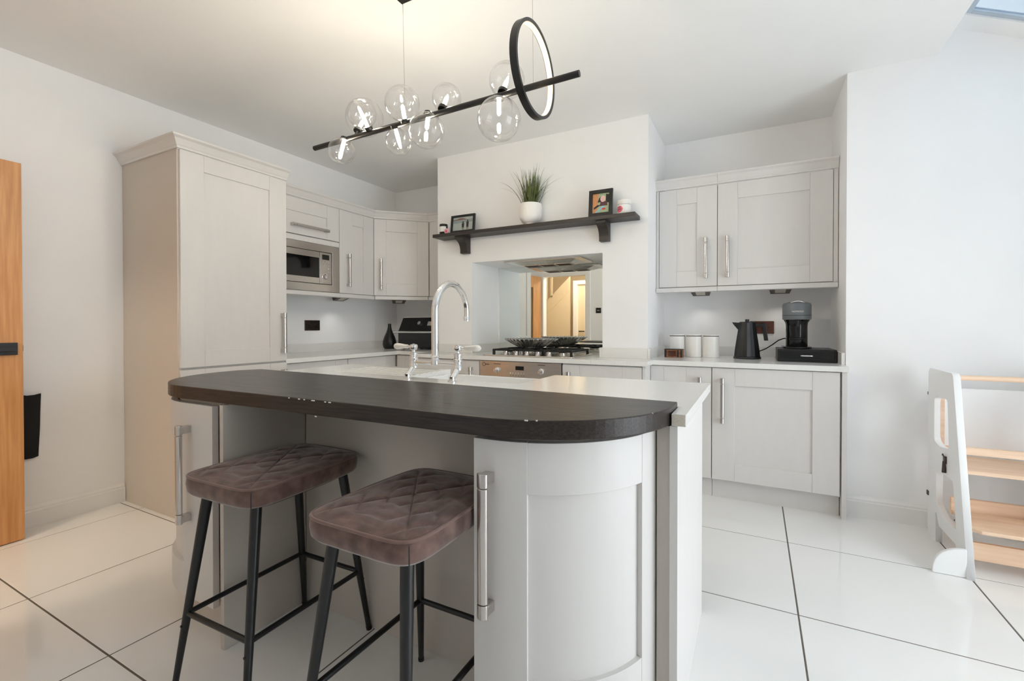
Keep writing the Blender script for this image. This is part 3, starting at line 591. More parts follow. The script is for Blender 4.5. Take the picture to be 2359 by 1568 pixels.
def curved_cab(label, mirror, xa, xc, yc, r, xp, arc_end, loc):
    """curved end cabinet; door runs straight from xa to xc then round an arc of radius r about (xc, yc)"""
    s = -1 if mirror else 1
    def path(rad, n=26):
        pts = [(xa, yc-rad), (xa+(xc-xa)*0.5, yc-rad)]
        return pts+[(xc+s*rad*math.sin(math.radians(arc_end*i/n)), yc-rad*math.cos(math.radians(arc_end*i/n))) for i in range(n+1)]
    def sheet(sel, r0, r1, z0, z1):
        a = [path(r1)[i] for i in sel]; b = [path(r0)[i] for i in sel]
        return MB().prism((a+b[::-1]) if not mirror else (a+b[::-1])[::-1], z0, z1)
    t = thing('curved_cabinet', label, 'cabinet', loc); N = len(path(r)); allp = list(range(N))
    ri = r-0.026
    part('carcass', MB().prism([(xp, yc-ri+0.004)]+path(ri-0.002)[2:]+[(path(ri)[-1][0], -2.608), (xp, -2.608)], 0.12, 0.853), 'cab_shaded', t)
    part('plinth', MB().prism([(xp, yc-ri+0.02)]+path(ri-0.03)[2:]+[(xp, yc)], 0, 0.119), 'cab_shaded', t)
    part('side_panel', MB().box(*((2.959, 2.978) if not mirror else (xp, xp+0.02)), yc-ri-0.006 if not mirror else -3.066, IYF-0.001, 0.0, 0.853), 'cab_shaded', t, bev=0.001)
    i1 = next(i for i, q in enumerate(path(r)) if abs(q[0]-xa) >= 0.128); i2 = next(i for i, q in enumerate(path(r)) if i > 2 and arc_end*(i-2)/26 >= arc_end-17)
    zt, zb = 0.843, 0.125
    mb = sheet(list(range(0, i1+1)), r-0.022, r, zb, zt)
    b = sheet(list(range(i2, N)), r-0.022, r, zb, zt); mb.add(b.v, b.f)
    for z0, z1 in ((zt-0.128, zt-0.0004), (zb+0.0004, zb+0.125)):
        b = sheet(list(range(i1, i2+1)), r-0.022, r-0.0006, z0, z1); mb.add(b.v, b.f)
    d = part('door', mb, 'cab', t, bev=0.0011, smooth=30)
    part('panel', sheet(list(range(i1, i2+1)), r-0.02, r-0.0145, zb+0.12, zt-0.124), 'cab', d, smooth=30)
    hu = 0.048 if not mirror else -0.145
    fn = frame((xa, yc-r, 0), (1, 0, 0), (0, -1, 0))
    handle(d, fn, hu, 0.412, 0.768, r=0.0145)
    return t
rc = curved_cab('curved greige end cabinet of the island nearer the toddler step tower', False, 2.957, 3.0, -2.66, 0.35, 2.963, 88, (3.1, -2.85, 0))
lc = curved_cab('curved greige end cabinet of the island nearer the tall larder cabinet', True, 1.90, 1.71, -2.715, 0.35, 1.947, 88, (1.7, -2.85, 0))
part('infill', MB().box(3.353, IX1-0.022, -2.69, -2.67, 0, 0.853), 'cab_shaded', rc)
part('edge_strip', MB().box(1.922, 1.926, -3.05, -3.04, 0.3, 0.85), 'red_edge', lc)

# dark bar top
bp = [(1.345, -2.51)]+[(1.30+0.0, -2.60)]+arc(1.70, -2.665, 0.40, 180, 270, 20)[1:]+arc(3.0, -2.65, 0.392, 270, 360, 24)+[(3.392, -2.585)]
bt = thing('breakfast_bar', 'dark stained wooden breakfast bar top with rounded ends', 'counter', (2.35, -2.8, 0.853))
part('top', MB().prism(bp, 0.8575, 0.905), 'bar_wood', bt, bev=0.003)
cb = MB()
for x, y, z, l in [(2.355, -3.064, 0.905, 0.006), (2.38, -3.064, 0.905, 0.004), (2.415, -3.064, 0.905, 0.012), (2.47, -3.063, 0.9047, 0.005), (2.487, -3.063, 0.9047, 0.008), (2.31, -3.064, 0.905, 0.003), (3.11, -3.0262, 0.905, 0.008), (3.135, -3.0165, 0.905, 0.004), (2.43, -3.0645, 0.8585, 0.006), (3.36, -2.797, 0.905, 0.003)]:
    cb.box(x, x+l, y-0.0008, y+0.002, z-0.0022, z+0.0006)
part('chipped_edge', cb, 'chip', bt, label='pale chips along the worn edge', kind='stuff')

# white island worktop with drainer grooves
iw = thing('island_worktop', 'white quartz island worktop with drainer grooves beside the sink', 'worktop', (2.4, -2.25, 0.858))
SX0, SX1, SY0, SY1 = 2.13, 2.742, -2.335, -1.95
def gp(y0, y1): # profile with grooves
    pts = [(y0, WZ0), (y1, WZ0), (y1, WZ1)]; n = 7
    for k in range(n-1, -1, -1):
        yc_ = -2.30+k*0.045
        pts += [(yc_+0.012, WZ1), (yc_+0.007, WZ1-0.006), (yc_-0.007, WZ1-0.006), (yc_-0.012, WZ1)]
    return pts+[(y0, WZ1)]
def bk(x): return -2.51-(x-1.345)*0.075/2.047+0.0015
mb = MB().prism([(1.385, bk(1.385)), (1.62, bk(1.62)), (1.62, -1.95), (1.385, -1.95)], WZ0, WZ1); mb.prism(gp(bk(1.62)+0.02, -1.95), 1.62, SX0, 'x')
mb.prism([(1.62, bk(1.62)), (SX0, bk(SX0)), (SX0, bk(1.62)+0.02), (1.62, bk(1.62)+0.02)], WZ0, WZ1)
mb.prism([(SX0, bk(SX0)), (SX1, bk(SX1)), (SX1, SY0), (SX0, SY0)], WZ0, WZ1)
mb.prism([(SX1, bk(SX1)), (3.394, bk(3.394)), (3.394, -1.95), (SX1, -1.95)], WZ0, WZ1); mb.box(3.394, 3.43, -2.705, -1.95, WZ0, WZ1)
part('slab', mb, 'quartz', iw)
part('raw_end', MB().box(3.396, 3.429, -2.7065, -2.705, WZ0+0.001, WZ1-0.001), 'raw_edge', iw, label='rough unfinished cut end')
sk = thing('sink', 'white ceramic belfast sink set into the island', 'sink', (2.43, -2.14, 0.63))
a0, a1, c0, c1 = SX0+0.003, SX1-0.003, SY0+0.003, SY1-0.002
part('basin', MB().ring_prism(rrect(a0, a1, c0, c1, 0.012), rrect(a0+0.025, a1-0.025, c0+0.02, c1-0.025, 0.03), 0.66, 0.868).prism(rrect(a0, a1, c0, c1, 0.012), 0.63, 0.67), 'ceramic', sk, bev=0.003)
part('waste', MB().lathe([(0.04, 0.671), (0.035, 0.674), (0, 0.672)], ((a0+a1)/2, (c0+c1)/2, 0), 20), 'chrome', sk, smooth=40)

# bridge tap
tp = thing('bridge_tap', 'chrome bridge mixer tap with white lever handles at the sink', 'tap', (2.34, -2.40, 0.89))
TX0, TX1, TY = 2.22, 2.462, -2.362
for x, sgn in ((TX0, -1), (TX1, 1)):
    lg = part('pillar', MB().tube([(x, TY-0.043, 0.903), (x, TY-0.012, 0.932), (x, TY, 0.945)], 0.0135, 14).lathe([(0.019, 0.8905), (0.019, 0.894), (0.0135, 0.897), (0.0135, 0.912)], (x, TY-0.043, 0), 16)
         .lathe([(0.012, 0.936), (0.019, 0.938), (0.019, 0.951), (0.0165, 0.954), (0.0165, 0.972), (0.0195, 0.975), (0.0195, 0.981), (0.0165, 0.984), (0.0165, 0.998), (0.0185, 1.0), (0.0185, 1.006), (0.008, 1.010), (0.0075, 1.016), (0.016, 1.022), (0.0185, 1.032), (0.016, 1.042), (0.0, 1.047)], (x, TY, 0), 18), 'chrome', tp, smooth=40)
    part('lever_stem', MB().lathe([(0.009, 0.015), (0.005, 0.022), (0.0055, 0.034), (0.009, 0.036)] if sgn > 0 else [(0.009, -0.036), (0.0055, -0.034), (0.005, -0.022), (0.009, -0.015)], (x, TY, 1.033), 12, 'x'), 'chrome', lg, smooth=40)
    pr_ = [(0.0, 0.034), (0.0085, 0.035), (0.0095, 0.05), (0.013, 0.078), (0.0145, 0.095), (0.012, 0.108), (0.005, 0.115), (0.0, 0.116)]
    part('lever', MB().lathe([(r_, sgn*h) for r_, h in (pr_ if sgn > 0 else pr_[::-1])], (x, TY, 1.033), 16, 'x'), 'porcelain', lg, smooth=60, label='white porcelain lever')
part('bridge', MB().tube([(TX0, TY, 0.963), (TX1, TY, 0.963)], 0.0095, 14).lathe([(0.012, 0.952), (0.02, 0.957), (0.02, 0.972), (0.015, 0.985), (0.0205, 0.992), (0.015, 1.0)], (2.341, TY, 0), 18), 'chrome', tp, smooth=40)
sp = [(2.341, TY, 0.99), (2.341, TY, 1.10), (2.341, TY, 1.19)]
cyy, rr, zc_ = TY+0.126, 0.126, 1.19
sp += [(2.341, cyy-rr*math.cos(math.radians(t)), zc_+rr*1.05*math.sin(math.radians(t))) for t in range(8, 176, 8)]+[(2.341, cyy+rr, 1.19), (2.341, cyy+rr-0.001, 1.165)]
part('spout', MB().tube(sp, [0.0165]*3+[0.0165-0.0035*i/22 for i in range(len(sp)-3)], 16).lathe([(0.0145, 1.150), (0.0145, 1.170), (0.012, 1.173)], (2.341, cyy+rr-0.001, 0), 16), 'chrome', tp, smooth=50)

# ================================================================== BAR STOOLS
def seat_outline(hx, hy, n=15):
    pts = []
    for k in range(4*n):
        t = 2*math.pi*k/(4*n); c, s = math.cos(t), math.sin(t); e = 2/6.5
        x = math.copysign(abs(c)**e, c); y = math.copysign(abs(s)**e, s)
        pts.append((x*hx*(1-0.035*y-0.02*abs(y)), y*hy))
    return pts
def make_stool(label, loc):
    t = thing('bar_stool', label, 'bar stool', (0, 0, 0), 'pair of velvet bar stools at the island')
    hx, hy = 0.178, 0.228; ol = seat_outline(hx, hy, 40); n = len(ol); mb = MB(); vs = []; rings = []
    ST = 0.672
    prof = [(0.80, 0.600), (0.955, 0.603), (0.985, 0.612), (1.0, 0.635), (0.99, 0.655)]
    for s, z in prof: rings.append([(x*s, y*s, z) for x, y in ol])
    M = 44
    def quilt(x, y):
        k = 2*math.pi/0.082; a = abs(math.sin((x+y*0.72)*k/2)); b = abs(math.sin((x-y*0.72)*k/2))
        return min(a, b)**0.45
    for j in range(M+1):
        s = 0.975*(1-j/M)
        if j == M: rings.append([(0, 0, ST+0.006+0.004*quilt(0, 0))]*n); continue
        dome = 0.006*(1-(s/0.975)**4)
        rings.append([(x*s, y*s, 0.661+dome+0.008*min(1, (1-s/0.975)*7)*quilt(x*s, y*s)) for x, y in ol])
    for r_ in rings: vs += r_
    fs = [(a*n+i, a*n+(i+1) % n, (a+1)*n+(i+1) % n, (a+1)*n+i) for a in range(len(rings)-1) for i in range(n)]+[tuple(range(n))[::-1]]
    mb.add(vs, fs); se = part('seat', mb, 'velvet', t, smooth=True, label='quilted brown velvet seat pad')
    part('piping', MB().tube([(x*0.982, y*0.982, 0.6585) for x, y in ol], 0.0042, 8, closed=True), 'pipe_velvet', se, smooth=True)
    sx_, sy_ = hx*0.972, hy*0.972
    part('corner_seam', MB().tube([(sx_*0.955, -sy_*0.965, z) for z in (0.61, 0.62, 0.64, 0.655)], 0.0016, 6), 'print_dark', se)
    part('seat_frame', MB().ring_prism([(x*0.78, y*0.78) for x, y in ol], [(x*0.66, y*0.66) for x, y in ol], 0.588, 0.6005), 'black_metal', t)
    LZ = {}
    def leg_pt(sx, sy, z): k = (0.6-z)/0.6; return Vector((sx*(0.118+0.054*k), sy*(0.165+0.075*k), z))
    for sx, sy in ((-1, -1), (1, -1), (1, 1), (-1, 1)):
        lo = part('leg', MB().tube([leg_pt(sx, sy, z) for z in (0.002, 0.2, 0.45, 0.598)], [0.0088, 0.012, 0.0152, 0.0165], 14), 'black_metal', t, smooth=40)
        part('foot_cap', MB().cyl(leg_pt(sx, sy, 0.0), leg_pt(sx, sy, 0.012), 0.0098, 0.0102, 12), 'black_plastic', lo, smooth=40)
        p = leg_pt(sx, sy, 0.19); part('screw', MB().cyl(p+Vector((0, sy*0.010, 0)), p+Vector((0, sy*0.0145, 0)), 0.004, n=8), 'black_metal', lo)
    c = [leg_pt(sx, sy, 0.225) for sx, sy in ((-1, -1), (1, -1), (1, 1), (-1, 1))]
    for i in range(4): part('stretcher', MB().cyl(c[i], c[(i+1) % 4], 0.0085, n=12), 'black_metal', t, smooth=40)
    return t
s1 = make_stool('brown velvet bar stool standing nearer the tall larder cabinet', None)
s2 = copy_tree(s1); s2['label'] = 'brown velvet bar stool standing nearer the toddler step tower'
s1.location = (2.160, -2.99, 0); s1.rotation_euler = (0, 0, math.radians(1.5))
s2.location = (2.772, -3.022, 0); s2.rotation_euler = (0, 0, math.radians(0))

# ================================================================== SHELF AND WHAT STANDS ON IT
sh = thing('wall_shelf', 'long dark wooden shelf on two brackets over the hob recess', 'shelf', (2.0, -0.73, 1.745))
SZ0, SZ1, SYF = 1.880, 1.908, -0.815
part('board', MB().box(1.135, 2.86, SYF, CY-0.001, SZ0, SZ1), 'shelf_wood', sh, bev=0.002)
for x0, x1 in ((1.345, 1.42), (2.573, 2.645)):
    pr_ = [(CY-0.001, 1.745), (CY-0.001, 1.8795), (CY-0.135, 1.8795), (CY-0.135, 1.862)]+[(CY-0.135+0.085*math.sin(math.radians(t)), 1.765+0.09*math.cos(math.radians(t))) for t in range(10, 91, 10)]+[(CY-0.05, 1.745)]
    part('bracket', MB().prism(pr_, x0, x1, 'x'), 'shelf_wood', sh, bev=0.0015)
def photo_frame(label, x0, x1, z1, loc, border, paint):
    """frame leaning back a little, print made of flat coloured shapes"""
    t = thing('photo_frame', label, 'photo frame', loc, None)
    th = math.radians(6); H = z1-SZ1; yb = loc[1]
    fn = lambda a, b, c: (x0+a, yb-b*math.cos(th)+c*math.sin(th), SZ1+0.0025+c*math.cos(th)+b*math.sin(th))
    W = x1-x0
    part('frame', MB(fn).ring_prism([(0, 0), (W, 0), (W, H), (0, H)], [(border, border), (W-border, border), (W-border, H-border), (border, H-border)], 0, 0.018, 'y'), 'black_plastic', t, bev=0.001)
    p = MB(fn); names = paint(p, border, W-border, border, H-border)
    part('print', p, names, t, label='photographic print')
    part('stand', MB(lambda a, b, c: (x0+a, b, c)).prism([(W/2-0.03, SZ1+0.001), (W/2+0.03, SZ1+0.001), (W/2+0.012, SZ1+H*0.6), (W/2-0.012, SZ1+H*0.6)], yb+H*0.6*math.tan(th)+0.004, yb+H*0.6*math.tan(th)+0.007, 'y'), 'black_plastic', t)
    return t
def poly(p, mi, pts, d): p.cm = mi; p.prism(pts, 0.006+d, 0.0063+d, 'y')
def ell(cx, cz, rx, rz, n=14): return [(cx+rx*math.cos(2*math.pi*i/n), cz+rz*math.sin(2*math.pi*i/n)) for i in range(n)]
def beach(p, a0, a1, c0, c1):
    W, H = a1-a0, c1-c0; X = lambda f: a0+f*W; Zf = lambda f: c0+f*H
    poly(p, 0, [(a0, c0), (a1, c0), (a1, c1), (a0, c1)], 0)
    poly(p, 1, [(a0, Zf(.55)), (a1, Zf(.6)), (a1, Zf(.82)), (a0, Zf(.78))], 0.0006)
    poly(p, 2, [(X(.0), Zf(.78)), (X(.72), Zf(.80)), (X(.5), Zf(.9)), (X(.35), Zf(.94)), (X(.2), Zf(.86)), (a0, Zf(.84))], 0.0008)
    for cx, h in ((.5, .62), (.72, .70)):
        poly(p, 3, [(X(cx-.05), Zf(.22)), (X(cx+.05), Zf(.22)), (X(cx+.06), Zf(h-.08)), (X(cx-.06), Zf(h-.08))], 0.0012)
        poly(p, 3, ell(X(cx), Zf(h-.01), W*.035, H*.07), 0.0014)
        for k in (-.035, .02): poly(p, 4, [(X(cx+k), Zf(.05)), (X(cx+k+.02), Zf(.05)), (X(cx+k+.025), Zf(.23)), (X(cx+k-.01), Zf(.23))], 0.0012)
    return ['print_grey', 'print_sea', 'print_brown', 'print_dark', 'print_brown']
def child(p, a0, a1, c0, c1):
    W, H = a1-a0, c1-c0; X = lambda f: a0+f*W; Zf = lambda f: c0+f*H
    poly(p, 0, [(a0, c0), (a1, c0), (a1, c1), (a0, c1)], 0)
    poly(p, 1, [(a0, c0), (X(.3), c0), (X(.35), c1), (a0, c1)], 0.0005)
    poly(p, 2, [(X(.3), Zf(.55)), (X(.55), Zf(.55)), (X(.5), Zf(.85)), (X(.38), Zf(.75))], 0.0006)
    poly(p, 2, [(X(.78), Zf(.5)), (a1, Zf(.5)), (a1, Zf(.9)), (X(.8), Zf(.95))], 0.0006)
    poly(p, 3, ell(X(.62), Zf(.72), W*.16, H*.17), 0.0012)
    poly(p, 4, [(X(.42), Zf(.36)), (X(.9), Zf(.36)), (X(.86), Zf(.58)), (X(.5), Zf(.58))], 0.001)
    poly(p, 5, [(X(.15), Zf(.05)), (X(.25), Zf(.02)), (X(.75), Zf(.34)), (X(.6), Zf(.36))], 0.0013)
    poly(p, 2, [(X(.1), Zf(.2)), (X(.5), Zf(.4)), (X(.3), Zf(.42)), (X(.08), Zf(.3))], 0.001)
    poly(p, 6, ell(X(.68), Zf(.2), W*.12, H*.05), 0.0014)
    return ['print_green', 'print_orange', 'print_dark', 'print_skin', 'print_plum', 'print_blue', 'print_red']
photo_frame('black landscape photo frame with two figures on a beach', 1.290, 1.528, 2.058, (1.40, -0.755, SZ1), 0.017, beach)
photo_frame('black portrait photo frame with a colourful photo of a child', 2.515, 2.690, 2.105, (2.60, -0.76, SZ1), 0.026, child)
cd = thing('candle_jar', 'small dark candle jar with a white label at the shelf end', 'candle', (1.205, -0.75, SZ1))
part('jar', MB().lathe([(0.0, 1.9085), (0.034, 1.9085), (0.036, 1.912), (0.036, 1.99), (0.034, 2.0), (0.031, 2.0), (0.031, 1.95), (0.0, 1.95)], (1.205, -0.75, 0), 24), 'black_gloss', cd, smooth=40)
lb = MB(); a = [(1.205+0.0366*math.cos(math.radians(t)), -0.75+0.0366*math.sin(math.radians(t))) for t in range(200, 341, 10)]
lb.add([(x, y, z) for z in (1.932, 1.978) for x, y in a], [(i, i+1, len(a)+i+1, len(a)+i) for i in range(len(a)-1)])
part('jar_label', lb, 'paper', cd, smooth=True)
fg = thing('pink_ornament', 'small round pink ornament in front of the candle jar', 'ornament', (1.262, -0.785, SZ1))
part('disc', MB().lathe([(0.0, -0.006), (0.021, -0.006), (0.023, -0.003), (0.023, 0.003), (0.021, 0.006), (0, 0.006)], (1.262, -0.785, SZ1+0.0235), 22, 'y'), 'pale_pink', fg, smooth=40)
part('centre', MB().lathe([(0.0, -0.009), (0.010, -0.008), (0.013, -0.006)], (1.262, -0.785, SZ1+0.022), 14, 'y'), 'pink', fg, smooth=40)
# potted grass
pp = thing('potted_grass', 'artificial tufty grass plant in a white footed pot on the shelf', 'plant', (2.03, -0.735, SZ1))
PC = (2.03, -0.735, 0)
part('pot', MB().lathe([(0.0, 1.9085), (0.045, 1.9085), (0.047, 1.915), (0.045, 1.922), (0.066, 1.934), (0.085, 1.965), (0.09, 2.0), (0.09, 2.05), (0.086, 2.075), (0.082, 2.075), (0.083, 2.05), (0.0, 2.045)], PC, 36), 'white_pot', pp, smooth=50)
part('soil', MB().lathe([(0.0, 2.058), (0.0825, 2.055), (0.0825, 2.048), (0, 2.047)], PC, 20), 'soil', pp)
gb = MB(); random.seed(21)
for k in range(120):
    a = random.uniform(0, 2*math.pi); r0 = 0.055*math.sqrt(random.random()); lean = random.uniform(0.05, 1.25)*random.choice((0.4, 1, 1.2)); L = random.uniform(0.16, 0.33)
    bx, by = PC[0]+r0*math.cos(a), PC[1]+r0*math.sin(a); a += random.uniform(-0.5, 0.5); droop = random.uniform(0.1, 1.2)*lean
    pts = []; x = y = 0.0; z = 2.05; n = 7; tilt = lean*0.35
    for i in range(n+1):
        pts.append((bx+x*math.cos(a), by+x*math.sin(a), z)); tilt2 = tilt+droop*(i/n)**1.5; x += L/n*math.sin(tilt2); z += L/n*math.cos(tilt2)
    pts = [(q[0], min(q[1], CY-0.006), q[2]) for q in pts]
    sd = (-math.sin(a), math.cos(a)); w = random.uniform(0.0024, 0.0044)
    vs = []; 
    for i, q in enumerate(pts):
        ww = w*(1-(i/n)**2)+0.0003; vs += [(q[0]-sd[0]*ww, q[1]-sd[1]*ww*0.9, q[2]), (q[0]+sd[0]*ww, q[1]+sd[1]*ww*0.9, q[2])]
    vs = [(q[0], min(q[1], CY-0.004), q[2]) for q in vs]
    gb.add(vs, [(2*i, 2*i+1, 2*i+3, 2*i+2) for i in range(n)])
part('grass_blades', gb, 'leaf', pp, smooth=True, kind='stuff')
lp = thing('lidded_pot', 'small white lidded pot with a pink oval label on the shelf', 'pot', (2.768, -0.745, SZ1))
part('body', MB().lathe([(0.0, 1.9085), (0.045, 1.9085), (0.047, 1.912), (0.047, 1.975), (0.0, 1.975)], (2.768, -0.745, 0), 28), 'white_pot', lp, smooth=40)
ld = part('lid', MB().lathe([(0.0, 1.976), (0.0455, 1.976), (0.049, 1.978), (0.049, 2.004), (0.0475, 2.008), (0.0, 2.010)], (2.768, -0.745, 0), 28), 'white_pot', lp, smooth=40)
part('lid_wire', MB().tube([(2.745, -0.76, 2.008), (2.743, -0.76, 2.018), (2.749, -0.76, 2.013)], 0.003, 6), 'black_metal', ld)
lb = MB(); n = 15
ths = [math.radians(205+i*(70/(n-1))) for i in range(n)]
for i in range(n):
    h = 0.022*(1-abs(2*i/(n-1)-1)**3)+0.0005
    lb.v += [(2.768+0.0475*math.cos(ths[i]), -0.745+0.0475*math.sin(ths[i]), 1.943-h), (2.768+0.0475*math.cos(ths[i]), -0.745+0.0475*math.sin(ths[i]), 1.943+h)]
for i in range(n-1): lb.f.append([2*i, 2*i+2, 2*i+3, 2*i+1]); lb.mi.append(0)
part('pot_label', lb, 'pink', lp, smooth=True, label='pink oval label')
lt = MB()
for z, a0_, a1_ in ((1.95, 4, 10), (1.938, 3, 11)):
    for i in range(a0_, a1_):
        if i % 3 == 2: continue
        q = [(2.768+0.0479*math.cos(t), -0.745+0.0479*math.sin(t)) for t in (ths[i], ths[i+1])]
        lt.add([(q[0][0], q[0][1], z), (q[1][0], q[1][1], z), (q[1][0], q[1][1], z+0.006), (q[0][0], q[0][1], z+0.006)], [(0, 1, 2, 3)])
part('lettering', lt, 'print_plum', lp)

# ================================================================== WORKTOP ITEMS, LEFT
vz = thing('vase', 'matt black bottle-shaped vase in the worktop corner', 'vase', (0.262, -0.40, WZ1))
part('body', MB().lathe([(0.0, 0.8905), (0.05, 0.8905), (0.062, 0.9), (0.07, 0.93), (0.068, 0.965), (0.054, 1.01), (0.034, 1.055), (0.022, 1.09), (0.017, 1.12), (0.0165, 1.145), (0.013, 1.145), (0.013, 1.10), (0, 1.09)], (0.262, -0.40, 0), 30), 'black_plastic', vz, smooth=40)
to = thing('countertop_oven', 'black countertop oven with a chrome handle in the alcove corner', 'oven', (0.65, -0.25, WZ1))
tx0, tx1 = 0.395, 0.90
part('body', MB().prism([(-0.42, 0.905), (-0.06, 0.905), (-0.06, 1.205), (-0.345, 1.205), (-0.41, 1.085), (-0.42, 1.075)], tx0, tx1, 'x'), 'black_gloss', to, bev=0.004)
part('top_plate', MB().box(tx0+0.005, tx1-0.005, -0.345, -0.07, 1.2055, 1.215), 'steel', to, bev=0.002)
part('door', MB().box(tx0+0.012, tx1-0.012, -0.43, -0.4205, 0.918, 1.06), 'dark_glass', to, bev=0.002)
part('handle', MB().cyl((tx0-0.02, -0.462, 1.062), (tx1+0.0, -0.462, 1.062), 0.010, n=14).cyl((tx0+0.03, -0.462, 1.062), (tx0+0.03, -0.42, 1.062), 0.008).cyl((tx1-0.03, -0.462, 1.062), (tx1-0.03, -0.42, 1.062), 0.008), 'chrome', to, smooth=40)
cn = Vector((0, -0.879, 0.476))
def on_slope(x, f, d): return (x, -0.41+0.065*f+cn.y*d, 1.085+0.12*f+cn.z*d)
part('dial', MB().cyl(on_slope(0.64, 0.5, 0.0), on_slope(0.64, 0.5, 0.018), 0.021, 0.019, 18), 'chrome', to, smooth=40)
part('display', MB().add([on_slope(x, f, d) for d in (0.0005, 0.002) for x, f in ((0.735, 0.34), (0.79, 0.34), (0.79, 0.68), (0.735, 0.68))], [(0, 3, 2, 1), (4, 5, 6, 7), (0, 1, 5, 4), (1, 2, 6, 5), (2, 3, 7, 6), (3, 0, 4, 7)]), 'burnished', to)
for x in (tx0+0.04, tx1-0.04):
    for y in (-0.38, -0.1): part('foot', MB().cyl((x, y, 0.8905), (x, y, 0.906), 0.014, n=12), 'black_plastic', to)

def socket(name, label, cat, fn, W, H, m, rock):
    t = thing(name, label, cat, tuple(fn(0, 0, 0)))
    part('plate', MB(fn).box(-W/2, W/2, 0.0005, 0.008, -H/2, H/2), m, t, bev=0.002)
    for x, z in rock: part('rocker', MB(fn).box(x-0.009, x+0.009, 0.008, 0.012, z-0.007, z+0.007), 'black_plastic' if m != 'black_plastic' else 'nickel', t, bev=0.001)
    if cat == 'socket':
        for cx in (-W*0.27, W*0.27):
            for dx, dz, a, b in ((0, 0.004, 0.003, 0.006), (-0.011, -0.016, 0.006, 0.003), (0.011, -0.016, 0.006, 0.003)):
                part('pin_slot', MB(fn).box(cx+dx-a/1, cx+dx+a/1, 0.0078, 0.0084, dz-b/1-0.004, dz+b/1-0.004), 'black_gloss' if m != 'black_plastic' else 'bronze', t)
    return t
socket('double_socket', 'black double wall socket above the left worktop', 'socket', frame((0, -1.128, 1.129), (0, 1, 0), (1, 0, 0)), 0.162, 0.094, 'bronze', [(-0.012, 0.028), (0.012, 0.028)])
socket('double_socket', 'copper-finish double wall socket behind the kettle', 'socket', frame((3.635, 0, 1.112), (1, 0, 0), (0, -1, 0)), 0.162, 0.094, 'copper', [(-0.012, 0.028), (0.012, 0.028)])
socket('light_switch', 'dark square light switch beside the hall doorway', 'switch', frame((1.26, YR, 1.375), (-1, 0, 0), (0, 1, 0)), 0.09, 0.09, 'black_plastic', [(-0.012, 0), (0.012, 0)])

# ================================================================== WORKTOP ITEMS, RIGHT
for k, lab in enumerate(['white ribbed canister with a dark lid line, behind the small wooden box', 'white ribbed canister in the middle of three', 'white ribbed canister of the three, next to the kettle']):
    x = 3.063+k*0.1185; c = thing('canister', lab, 'canister', (x, -0.29, WZ1), 'three white canisters')
    r = 0.0575
    part('body', MB().lathe([(0.0, 0.8905), (r-0.002, 0.8905), (r, 0.893), (r, 1.044), (r-0.004, 1.046), (0.0, 1.046)], (x, -0.29, 0), 40, flute=0.006), 'white_pot', c, smooth=20)
    li = part('lid', MB().lathe([(0.0, 1.0465), (r*0.96, 1.0465), (r*0.96, 1.0505), (0, 1.0505)], (x, -0.29, 0), 32), 'shadow_gap', c, smooth=40)
    part('lid_top', MB().lathe([(0.0, 1.051), (r, 1.051), (r, 1.058), (0, 1.059)], (x, -0.29, 0), 32), 'white_pot', li, smooth=40)
wb = thing('wooden_box', 'small dark and tan wooden box in front of the canisters', 'box', (3.055, -0.40, WZ1))
part('body', MB().box(2.992, 3.12, -0.435, -0.36, 0.8905, 0.947), 'wood_dark', wb, bev=0.002)
part('front_panel', MB().box(3.02, 3.075, -0.437, -0.435, 0.899, 0.938), 'copper', wb)
for x in (2.995, 3.082, 3.105): part('slat', MB().box(x, x+0.012, -0.4375, -0.435, 0.893, 0.944), 'black_plastic', wb)
part('lid', MB().box(2.99, 3.122, -0.437, -0.358, 0.9475, 0.952), 'black_plastic', wb, bev=0.001)
# kettle: faceted tapering body
kt = thing('kettle', 'matt black faceted electric kettle on the worktop', 'kettle', (3.54, -0.30, WZ1))
kc = (3.54, -0.30)
mb = MB(); n = 20
def kr(t, f): return (0.084-0.03*f)*(1+0.035*(1 if int(round(t*n/(2*math.pi))) % 2 else -1))
vs = []
for z, f in ((0.908, 0), (0.95, 0.12), (1.03, 0.5), (1.10, 0.85), (1.145, 1.0)):
    for i in range(n):
        t = 2*math.pi*i/n; vs.append((kc[0]+kr(t, f)*math.cos(t), kc[1]+kr(t, f)*math.sin(t), z))
mb.add(vs, [(a*n+i, a*n+(i+1) % n, (a+1)*n+(i+1) % n, (a+1)*n+i) for a in range(4) for i in range(n)]+[tuple(range(n))[::-1], tuple(4*n+i for i in range(n))])
part('body', mb, 'black_plastic', kt)
part('power_base', MB().lathe([(0.0, 0.8905), (0.088, 0.8905), (0.09, 0.896), (0.086, 0.906), (0, 0.907)], (kc[0], kc[1], 0), 32), 'black_plastic', kt, smooth=40)
part('spout', MB().add([(kc[0]-0.045, kc[1]-0.022, 1.146), (kc[0]-0.045, kc[1]+0.022, 1.146), (kc[0]-0.098, kc[1]-0.004, 1.150), (kc[0]-0.098, kc[1]+0.004, 1.150), (kc[0]-0.05, kc[1]-0.015, 1.085), (kc[0]-0.05, kc[1]+0.015, 1.085), (kc[0]-0.086, kc[1], 1.13)],
     [(0, 2, 3, 1), (0, 4, 6, 2), (1, 3, 6, 5), (2, 6, 3), (4, 5, 6), (0, 1, 5, 4)]), 'black_plastic', kt)
kl = part('lid', MB().lathe([(0.0, 1.1455), (0.052, 1.1455), (0.052, 1.15), (0.045, 1.153), (0, 1.153)], (kc[0], kc[1], 0), 24), 'black_plastic', kt, smooth=40)
part('lid_knob', MB().lathe([(0.0, 1.153), (0.013, 1.153), (0.014, 1.17), (0.0, 1.171)], (kc[0], kc[1], 0), 16), 'black_plastic', kl, smooth=40)
